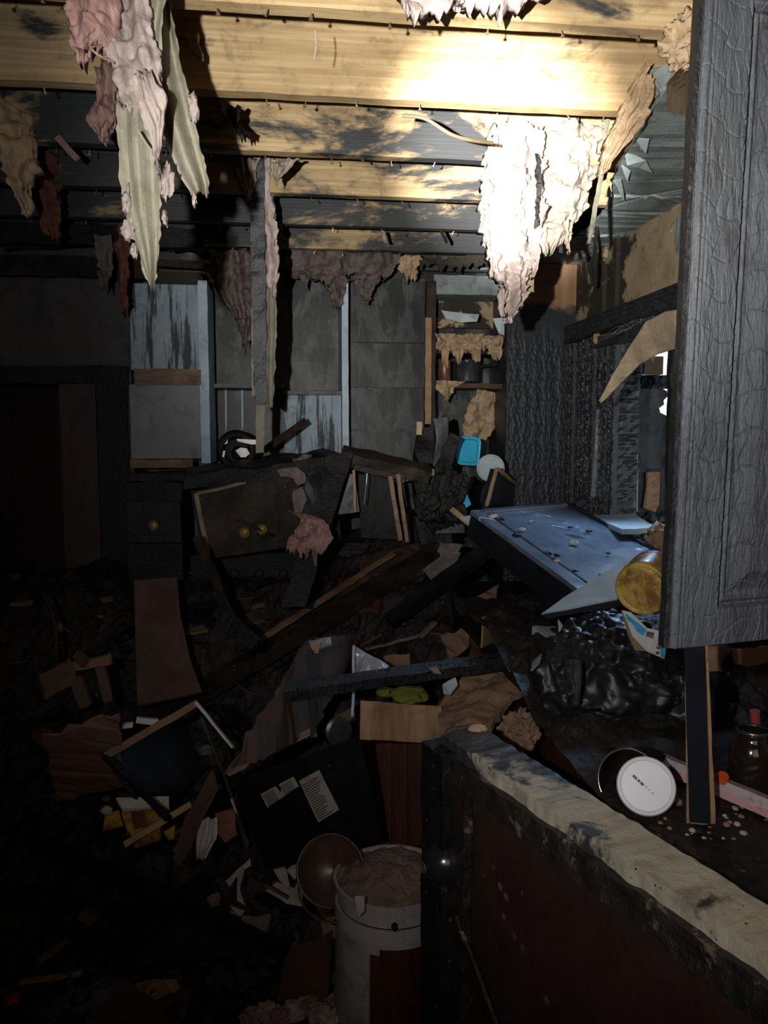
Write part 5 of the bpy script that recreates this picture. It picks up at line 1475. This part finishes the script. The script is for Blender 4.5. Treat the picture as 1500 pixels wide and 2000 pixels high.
# open tan drawer
od = thing('base_cabinet', 'red-brown base cabinet with a heat-stained tan drawer front below the charred pole', 'cabinet', P(770, 1650, 2.35))
add('drawer', rough_box(hexa([P(702, 1444, 2.26), P(862, 1452, 2.26), P(862, 1452, 2.28), P(702, 1444, 2.28), P(704, 1368, 2.26), P(862, 1380, 2.26), P(862, 1380, 2.28), P(704, 1368, 2.28)]), (16, 1, 8), .002), m_tanwood, od, label='heat-stained tan drawer front')
add('drawer_floor', boxw(P(702, 1400, 2.3).x, P(862, 1400, 2.3).x, 2.28, 2.52, P(700, 1444, 2.28).z + .01, P(700, 1444, 2.28).z + .02), m_char_plain, od)
for i in range(6):
    x0 = 672 + i * 31
    add('plank', rough_box(rect(x0, 1452, x0 + 30, 1652, 2.34 + .006 * (i % 2), .018), (2, 1, 14), .002), m_redwood, od)
item('green_cloth', tuft(P(798, 1358, 2.36), (.06, .05, .026), .35, 2, 9, 4), m_green, 'olive green cloth bundle in the open tan drawer', 'cloth', smooth=True)
item('green_cloth', tuft(P(752, 1352, 2.4), (.03, .03, .014), .35, 2, 19, 3), m_green, 'small olive scrap left of the green cloth bundle', 'cloth', smooth=True)
item('white_scrap', slab(E((864, 1338, 2.3), (890, 1324, 2.3), (894, 1338, 2.28), (880, 1356, 2.26), (866, 1354, 2.26)), .006, 3, .006), m_peel, 'white plastic scrap at the right end of the tan drawer', 'scrap')
item('grey_disc', lathe([(0, .004), (.03, .003), (.04, 0), (.04, -.004)], P(662, 1428, 2.2), (.3, -1, .2), 28), m_steel, 'dim grey disc beside the left end of the tan drawer', 'disc')

# brown crumpled board heap
q = E((858, 1378, 2.35), (905, 1310, 2.4), (1000, 1300, 2.4), (1036, 1312, 2.35), (1018, 1350, 2.25), (985, 1378, 2.2), (960, 1425, 2.1), (900, 1432, 2.1), (862, 1440, 2.15))
item('crumpled_board', slab(q, .02, 5, .03, 7, rag=.03), m_card_tan, 'large crumpled tan board behind the end of the half wall', 'board', smooth=False)
item('insulation_tuft', tuft(P(1012, 1428, 2.0), (.045, .04, .045), .5, 2.6, 44, 5, .5), m_card_tan, 'tan fluffy tuft beside the far end of the half wall cap', 'insulation')
item('foam_crumb', tuft(PZ(934, 1424, zL + .004), (.021, .014, .009), .35, 2.2, 6, 4), m_ins_tan, 'pale foam crumb on the far end of the half wall cap', 'debris')
item('ochre_sheet', slab(para((946, 1206), (1036, 1166), (1032, 1218), (942, 1266), 2.5), .005, 3, .003, 4), m_card_yel, 'ochre yellow board scrap below the fallen black cabinet', 'board')
BR = [((860, 1240), (915, 1225), (918, 1262), (880, 1290), 'a torn tan board scrap left of the ochre sheet'),
      ((980, 1265), (1040, 1228), (1046, 1262), (1000, 1286), 'a torn tan board scrap under the ochre sheet'),
      ((930, 1200), (965, 1175), (975, 1200), (940, 1225), 'a brown board scrap touching the top of the ochre sheet'),
      ((930, 1165), (975, 1142), (970, 1172), (938, 1190), 'a rounded brown scrap near the side of the fallen cabinet'),
      ((820, 1110), (870, 1070), (900, 1080), (860, 1150), 'a dusty pale scrap right of the cabinet frame'),
      ((860, 1062), (905, 1062), (880, 1105), (842, 1110), 'a grey dusty scrap below the charred post'),
      ((750, 1282), (800, 1276), (800, 1300), (752, 1304), 'a flat tan scrap just above the charred pole'),
      ((920, 1240), (960, 1250), (950, 1286), (915, 1290), 'a dark tan scrap leaning left of the torn ones'),
      ((1040, 1195), (1066, 1205), (1050, 1228), (1030, 1220), 'a brown wedge below the tip of the grey-white board'),
      ((700, 1090), (820, 1060), (830, 1120), (720, 1170), 'a dark red-brown sheet right of the pink clump'),
      ((560, 1060), (640, 1075), (640, 1130), (590, 1150), 'a black sheet beneath the pink clump'),
      ((660, 1130), (745, 1120), (740, 1200), (655, 1190), 'a maroon board sheet under the dark red-brown one'),
      ((950, 1380), (990, 1360), (985, 1400), (958, 1410), 'a small tan scrap on the crumpled board')]
for i, (a, b, c_, d_, lab) in enumerate(BR):
    mat = (m_card_tan, m_card_tan, m_card, m_card, m_ins_soot, m_ins_soot, m_card_tan, m_card_dark, m_card, m_jamb, m_char_plain, m_redwood, m_card_tan)[i]
    item('board_scrap', slab([PH(*p, .07 + .01 * (i % 3)) for p in (a, b, c_, d_)], .008, 3, .01, 8, i, rag=.025), mat, lab.replace('a ', '', 1), 'scrap')

# bucket
zb = .42
cbk = V((P(775, 1760, 1.98).x, 2.02, 0))
kk = P(655, 1800, 2.02).x
rb = cbk.x - kk
#print('bucket r', rb)
rb = .155
cbk = V((kk + rb, 2.02, 0))
bk = thing('bucket', 'dirty white plastic stool-like bucket heaped with plaster rubble in front of the red-brown cabinet', 'bucket', cbk)
# body rim bands
zr = P(750, 1780, 2.02 - rb).z


def band(z0, z1, r0, r1, mat, nm, **k):
    add(nm, lathe([(r0 - .008, z0), (r0, z0), (r1, z1), (r1 - .008, z1), (r0 - .008, z0)], cbk, n=56), mat, bk, **k)


band(zr - .02, zr + .005, rb, rb + .004, m_bucket, 'rim')
band(zr - .055, zr - .024, rb - .008, rb - .006, m_bucket, 'band')
band(zr - .095, zr - .058, rb + .002, rb, m_bucket, 'band')
# skirt with an arched dark opening facing the camera
vs, fs = [], []
n = 72
rows = 20
zs0, zs1 = .0, zr - .075
idx = {}
for j in range(rows + 1):
    for i in range(n):
        a = 2 * PI * i / n
        z = zs0 + (zs1 - zs0) * j / rows
        rr = rb - .004 + .012 * (1 - j / rows)
        idx[(i, j)] = len(vs)
        vs.append(cbk + V((math.cos(a) * rr, math.sin(a) * rr, z)))
for j in range(rows):
    for i in range(n):
        a = math.degrees(2 * PI * (i + .5) / n)
        da = (a - 280 + 180) % 360 - 180
        zz = (j + .5) / rows
        if abs(da) < 42 and zz < .91 - .0 * abs(da) - .10 * (da / 42) ** 4:
            continue
        fs.append((idx[(i, j)], idx[((i + 1) % n, j)], idx[((i + 1) % n, j + 1)], idx[(i, j + 1)]))
m_ = len(vs)
vs2 = [cbk + (v - cbk) * 1.0 for v in vs]
vs2 = [V((cbk.x + (v.x - cbk.x) * .95, cbk.y + (v.y - cbk.y) * .95, v.z)) for v in vs]
fs2 = [tuple(x + m_ for x in reversed(f)) for f in fs]
eset = {}
for f in fs:
    for a in range(4):
        e = (f[a], f[(a + 1) % 4])
        if (e[1], e[0]) in eset:
            del eset[(e[1], e[0])]
        else:
            eset[e] = 1
fs3 = [(b_, a_, a_ + m_, b_ + m_) for (a_, b_) in eset]
add('skirt', (vs + vs2, fs + fs2 + fs3), m_bucket, bk, label='white skirt with an arched opening')
add('inner_core', lathe([(rb * .86, 0.001), (rb * .86, zr - .1), (0, zr - .1)], cbk, n=40), m_redwood, bk)
add('spout_hole', lathe([(0, .006), (.010, .005), (.012, 0)], V((P(772, 1812, 1.85).x, cbk.y - rb - .001, P(772, 1812, 1.86).z)), (0, -1, 0), 16, sx=.7), m_char_plain, bk)
vs = []
for j in range(26):
    for i in range(60):
        r_ = rb * .97 * j / 25
        a = 2 * PI * i / 60
        x, y = cbk.x + math.cos(a) * r_, cbk.y + math.sin(a) * r_
        vs.append(V((x, y, zr - .01 + .055 * (1 - (j / 25) ** 2.4) + (.014 * fr((x, y, 2), 18, 4)) * (1 if j < 25 else .2))))
fs = [(j * 60 + i, j * 60 + (i + 1) % 60, (j + 1) * 60 + (i + 1) % 60, (j + 1) * 60 + i) for j in range(25) for i in range(60)]
item('plaster_rubble', (vs, fs), m_crumb, 'crumbled brown plaster rubble heaped in the white bucket', 'rubble', kind='stuff')
item('torn_label', slab(E((693, 1752, 1.84), (712, 1750, 1.84), (712, 1780, 1.84), (700, 1790, 1.84)), .003, 2, .002), m_scrap, 'cream torn strip on the rim of the white bucket', 'scrap')

# pan
pp_ = P(645, 1700, 2.05)
pan = thing('cooking_pan', 'brown crusted pan tipped on edge left of the white bucket', 'pan', pp_)
ax = V((-.25, -.9, .45)).normalized()
add('pan_body', lathe([(.0, -.05), (.060, -.05), (.075, -.04), (.092, .0), (.095, .002), (.092, .004), (.088, 0), (.072, -.036), (0, -.044)], pp_, ax, 40), m_pan, pan, smooth=True)
add('rim_wire', lathe([(.092, .001), (.095, .004), (.098, .001), (.095, -.002), (.092, .001)], pp_ + V((.01, 0, -.045)), (ax + V((.2, .2, .5))).normalized(), 40, arc=.4), m_gold, pan)
# torn paper wads
for i, (pts, mat, lab) in enumerate(((((528, 1690), (540, 1668), (560, 1700), (568, 1740), (548, 1722)), m_scrap, 'white folded paper flap left of the tipped pan'), (((518, 1738), (540, 1722), (575, 1735), (592, 1700), (590, 1770), (560, 1765)), m_scrap, 'crumpled white paper wad left of the tipped pan'), (((560, 1700), (612, 1642), (618, 1655), (600, 1690), (575, 1720)), m_scrap, 'long folded paper strip pointing up beside the tipped pan'), (((440, 1720), (488, 1676), (490, 1690), (468, 1705), (448, 1732)), m_scrap, 'torn off-white strip left of the paper wad'), (((465, 1700), (478, 1695), (470, 1740), (478, 1768), (465, 1760)), m_scrap, 'narrow curled off-white sliver below the torn strip'), (((400, 1755), (425, 1745), (436, 1765), (415, 1772)), m_card_tan, 'small tan shard left of the curled sliver'), (((445, 1768), (478, 1778), (470, 1788), (450, 1782)), m_scrap, 'short cream sliver under the curled one'))):
    item('paper_scrap', slab([PH(a, b, .05 + .02 * (j % 2)) for j, (a, b) in enumerate(pts)], .003, 3, .008, 14, i), mat, lab, 'paper')
item('brown_cloth', slab([PH(a, b, .05) for a, b in ((615, 1745), (655, 1720), (668, 1760), (655, 1830), (632, 1830))], .01, 3, .02, 9), m_card_tan, 'tan crumpled cloth at the left foot of the bucket', 'cloth')
item('pale_knot', tuft(PH(649, 1735, .06), (.014, .012, .014), .5, 2.5, 3, 3), m_scrap, 'pale knotted lump at the left rim of the bucket', 'debris')

# bottom left floor bits
item('peg_stick', beam(PH(76, 1878, .02), PH(146, 1826, .02), .016, .012, (0, 0, 1), 8, .002), m_card, 'short tan stick in the lower left corner', 'stick')
item('slat', beam(PH(38, 1918, .02), PH(196, 1896, .02), .016, .008, (0, 0, 1), 12, .002), m_edge, 'pale slat lying flat in the lower left corner', 'slat')
item('tan_scrap', slab([PH(a, b, .02) for a, b in ((258, 1925), (300, 1912), (345, 1914), (352, 1930), (300, 1950))], .004, 3, .004, rag=.02), m_card_yel, 'orange-tan scrap near the bottom left', 'scrap')
item('grey_rag', slab([PH(a, b, .012) for a, b in ((180, 1905), (255, 1915), (300, 1955), (380, 1930), (350, 2010), (170, 2010))], .006, 4, .01, rag=.03), m_card_dark, 'greyish brown rag under the orange-tan scrap', 'rag')
item('red_cap', tuft(PH(26, 1950, .02), (.022, .02, .014), .2, 2, 3, 3), m_redhandle, 'blurry dark red lump in the bottom left corner', 'debris', smooth=True)
item('floor_beam', beam(PH(60, 1640, .06), PH(560, 1860, .06), .05, .03, (0, 0, 1), 40, .006), m_char_plain, 'black beam lying on the floor rubble toward the bucket', 'beam')
item('floor_panel', slab([PH(a, b, .05) for a, b in ((560, 1860), (650, 1810), (640, 1960), (540, 1950))], .01, 3, .005), m_card_dark, 'dark maroon board leaning in front of the floor beam', 'board')
item('broken_grate', rough_box(hexa([PH(470, 1800, .05), PH(530, 1800, .05), PH(520, 1835, .05), PH(480, 1830, .05)] + [p + V((0, 0, .02)) for p in (PH(470, 1800, .05), PH(530, 1800, .05), PH(520, 1835, .05), PH(480, 1830, .05))]), (6, 4, 2), .01, 20), m_ins_soot, 'grey splintered lump at the right end of the floor beam', 'debris')
item('black_sheet_floor', slab([PH(a, b, .05) for a, b in ((200, 1770), (420, 1720), (500, 1860), (260, 1890))], .01, 4, .006), m_char_plain, 'flat black sheet on the floor in the lower left', 'sheet')
for i, (px, py) in enumerate(((548, 1985), (575, 1972), (600, 1965), (625, 1980), (655, 1960), (672, 1975), (700, 1990), (520, 1975), (490, 1990), (640, 1995))):
    mt = (m_ins_pink, m_scrap, m_card_tan, m_ins_grey)[i % 4]
    c_ = PZ(px, py, .05)
    item('rubble_chunk', tuft(c_, (.028, .03, .022), .5, 2.4, i + 60, 3, .4), mt, 'pastel insulation and plaster chunk at the bottom edge by the bucket', 'debris', group='pastel chunks at the bottom edge')

# ================================================================ SCATTERED RUBBLE PIECES
kinds = (('wood_fragment', m_char_plain, 'small charred wood fragment lying in the floor rubble', 'charred wood fragments'),
         ('wood_fragment', m_char_brown, 'small burnt brown wood fragment lying in the floor rubble', 'brown wood fragments'),
         ('board_fragment', m_card_dark, 'small dark brown board fragment lying in the floor rubble', 'brown board fragments'),
         ('plaster_chip', m_ins_soot, 'small dusty plaster chip lying in the floor rubble', 'plaster chips'),
         ('tan_fragment', m_card, 'small tan fragment lying in the floor rubble', 'tan fragments'))
ANCH = ((150, 1480, 'cardboard sheet'), (330, 1250, 'dark brown board'), (180, 1330, 'pile of broken sticks'), (330, 1500, 'upturned drawer box'),
        (280, 1600, 'yellow food packet'), (560, 1560, 'two printed papers'), (560, 1730, 'white paper wads'), (760, 1700, 'white bucket'), (650, 1340, 'standing hardboard panel'),
        (800, 1310, 'charred pole'), (980, 1220, 'ochre board scrap'), (560, 1200, 'long sloping beam'), (700, 1120, 'leaning black post'), (900, 1110, 'fallen black cabinet'),
        (110, 1900, 'pale slat on the floor'), (300, 1930, 'orange-tan floor scrap'), (350, 1780, 'black floor beam'), (60, 1650, 'dark left edge'), (100, 1200, 'curved strip in the dark doorway'),
        (900, 1380, 'large crumpled board'), (560, 1930, 'maroon floor board'), (460, 1120, 'burnt brown cabinet'))
WORD = ('small charred wood fragment', 'small burnt brown wood fragment', 'small dark brown board fragment', 'small dusty plaster chip', 'small tan board fragment')
protos = {}
for ki, (nm, mat, lab, grp) in enumerate(kinds):
    for v in range(3):
        if ki < 2:
            g = beam((-.05, 0, 0), (.05, 0, 0), .022 + .008 * v, .014, (0, 0, 1), 6, .006, 25, v + ki * 3)
        elif ki == 2 or ki == 4:
            g = slab([V((-.04, -.02, 0)), V((.03, -.03, 0)), V((.045, .02, 0)), V((-.02, .035, 0))], .005, 1, .006, 9, v, back=1)
        else:
            g = tuft((0, 0, 0), (.018, .015, .008), .5, 2, v + 3, 2)
        protos[(ki, v)] = new_mesh(nm, g[0], g[1], mat)
cnt = 0
used_px = []
while cnt < 190:
    px, py = rnd.uniform(0, 1060), rnd.uniform(1060, 1995)
    p = PH(px, py, .0)
    if p.x > .62 or p.y < 1.96:
        continue
    if (p - cbk).to_2d().length < .2:
        continue
    ki = rnd.choices(range(5), (9, 5, 4, 3, 2))[0]
    if px > 640 and rnd.random() < .4:
        ki = rnd.choice((3, 4, 2))
    nm, mat, lab, grp = kinds[ki]
    o = bpy.data.objects.new(nm, protos[(ki, rnd.randrange(3))])
    COL.objects.link(o)
    o.location = (p.x, p.y, H(p.x, p.y) + .008)
    o.rotation_euler = (rnd.uniform(-.5, .5), rnd.uniform(-.5, .5), rnd.uniform(0, 6.28))
    s = rnd.uniform(.6, 1.7)
    o.scale = (s, s, s)
    an = min(ANCH, key=lambda a: (a[0] - px) ** 2 + (a[1] - py) ** 2)[2]
    lab = WORD[ki] + ' in the rubble by the ' + an
    tag(o, lab, 'debris', grp + ' by the ' + an)
    cnt += 1

# burnt stove and black base units under the fallen wall cabinet
sv = thing('burnt_stove', 'soot-black burnt stove body under the burnt brown cabinet', 'stove', P(560, 1250, 3.4))
g = boxw(P(372, 1100, 3.4).x, P(610, 1100, 3.4).x, 3.42, 3.78, .3, P(480, 1082, 3.4).z)
add('body', rough_box(g, (12, 6, 10), .006, 8), m_char_plain, sv)
for i in range(4):
    c_ = P(410 + 48 * i, 1120, 3.40)
    add('knob', lathe([(.018, 0), (.020, .006), (.014, .02), (0, .022)], c_, (0, -1, 0), 16), m_char_brown, sv)
add('oven_door', rough_box(rect(392, 1140, 590, 1250, 3.405, .012), (10, 1, 6), .004, 8), m_char_brown, sv)
bu = thing('burnt_base_unit', 'collapsed black base unit behind the open cabinet frame', 'cabinet', P(720, 1180, 3.5))
add('body', rough_box(boxw(P(625, 1100, 3.45).x, P(835, 1100, 3.45).x, 3.46, 4.0, .3, P(700, 1062, 3.45).z), (12, 6, 10), .010, 8), m_char_plain, bu)
add('door', rough_box(rect(640, 1075, 725, 1240, 3.435, .016), (6, 1, 10), .005, 8), m_char_brown, bu)
ul = thing('burnt_side_unit', 'black burnt unit between the doorway and the burnt brown cabinet', 'cabinet', P(305, 1250, 3.45))
add('body', rough_box(boxw(P(256, 1100, 3.45).x, P(360, 1100, 3.45).x, 3.4, 3.72, .2, P(300, 940, 3.45).z), (8, 6, 14), .008, 8), m_char_plain, ul)
add('top', rough_box(rect(250, 926, 372, 940, 3.38, .3), (8, 4, 2), .006, 12), m_char_brown, ul)

# frayed wires shining under the charred header
wb_ = thing('frayed_wires', 'frayed shiny wires hanging under the charred header above the window opening', 'wire', PX(1170, 668, 1.37))
for i in range(16):
    t0, t1 = rnd.uniform(0, .3), rnd.uniform(.5, 1)

    def wp_(t):
        return PX(1168 + 125 * t, 664 - 58 * t + rnd.uniform(-8, 8), 1.375 - rnd.uniform(0, .03))
    pts = [wp_(t0 + (t1 - t0) * k / 4) for k in range(5)]
    add('wire', tube(pts, .0016, 5, 4), m_alu if i % 3 else m_gold, wb_)
item('burnt_end_knot', tuft(PX(1166, 662, 1.37), (.016, .014, .026), .5, 2, 8, 3), m_edge, 'orange-brown singed knot at the left end of the shiny wires', 'debris')
# loose dark laths in the upper-left dark
for i, (x0, y0, x1, y1, lab) in enumerate(((0, 452, 170, 462, 'sooty lath in the upper-left dark, highest of three'), (10, 482, 250, 470, 'sooty lath in the upper-left dark, middle one of three'), (300, 512, 405, 520, 'sooty lath just above the white wall cabinet'), (170, 440, 232, 452, 'short sooty lath end right of the three laths'), (330, 486, 410, 470, 'glossy burnt pipe-like lath above the white wall cabinet'))):
    item('lath', beam(P(x0, y0, 3.58), P(x1, y1, 3.56), .03, .02, (0, -1, 0), 16, .006, 16, i), m_char_brown if i < 4 else m_steel, lab, 'lath')
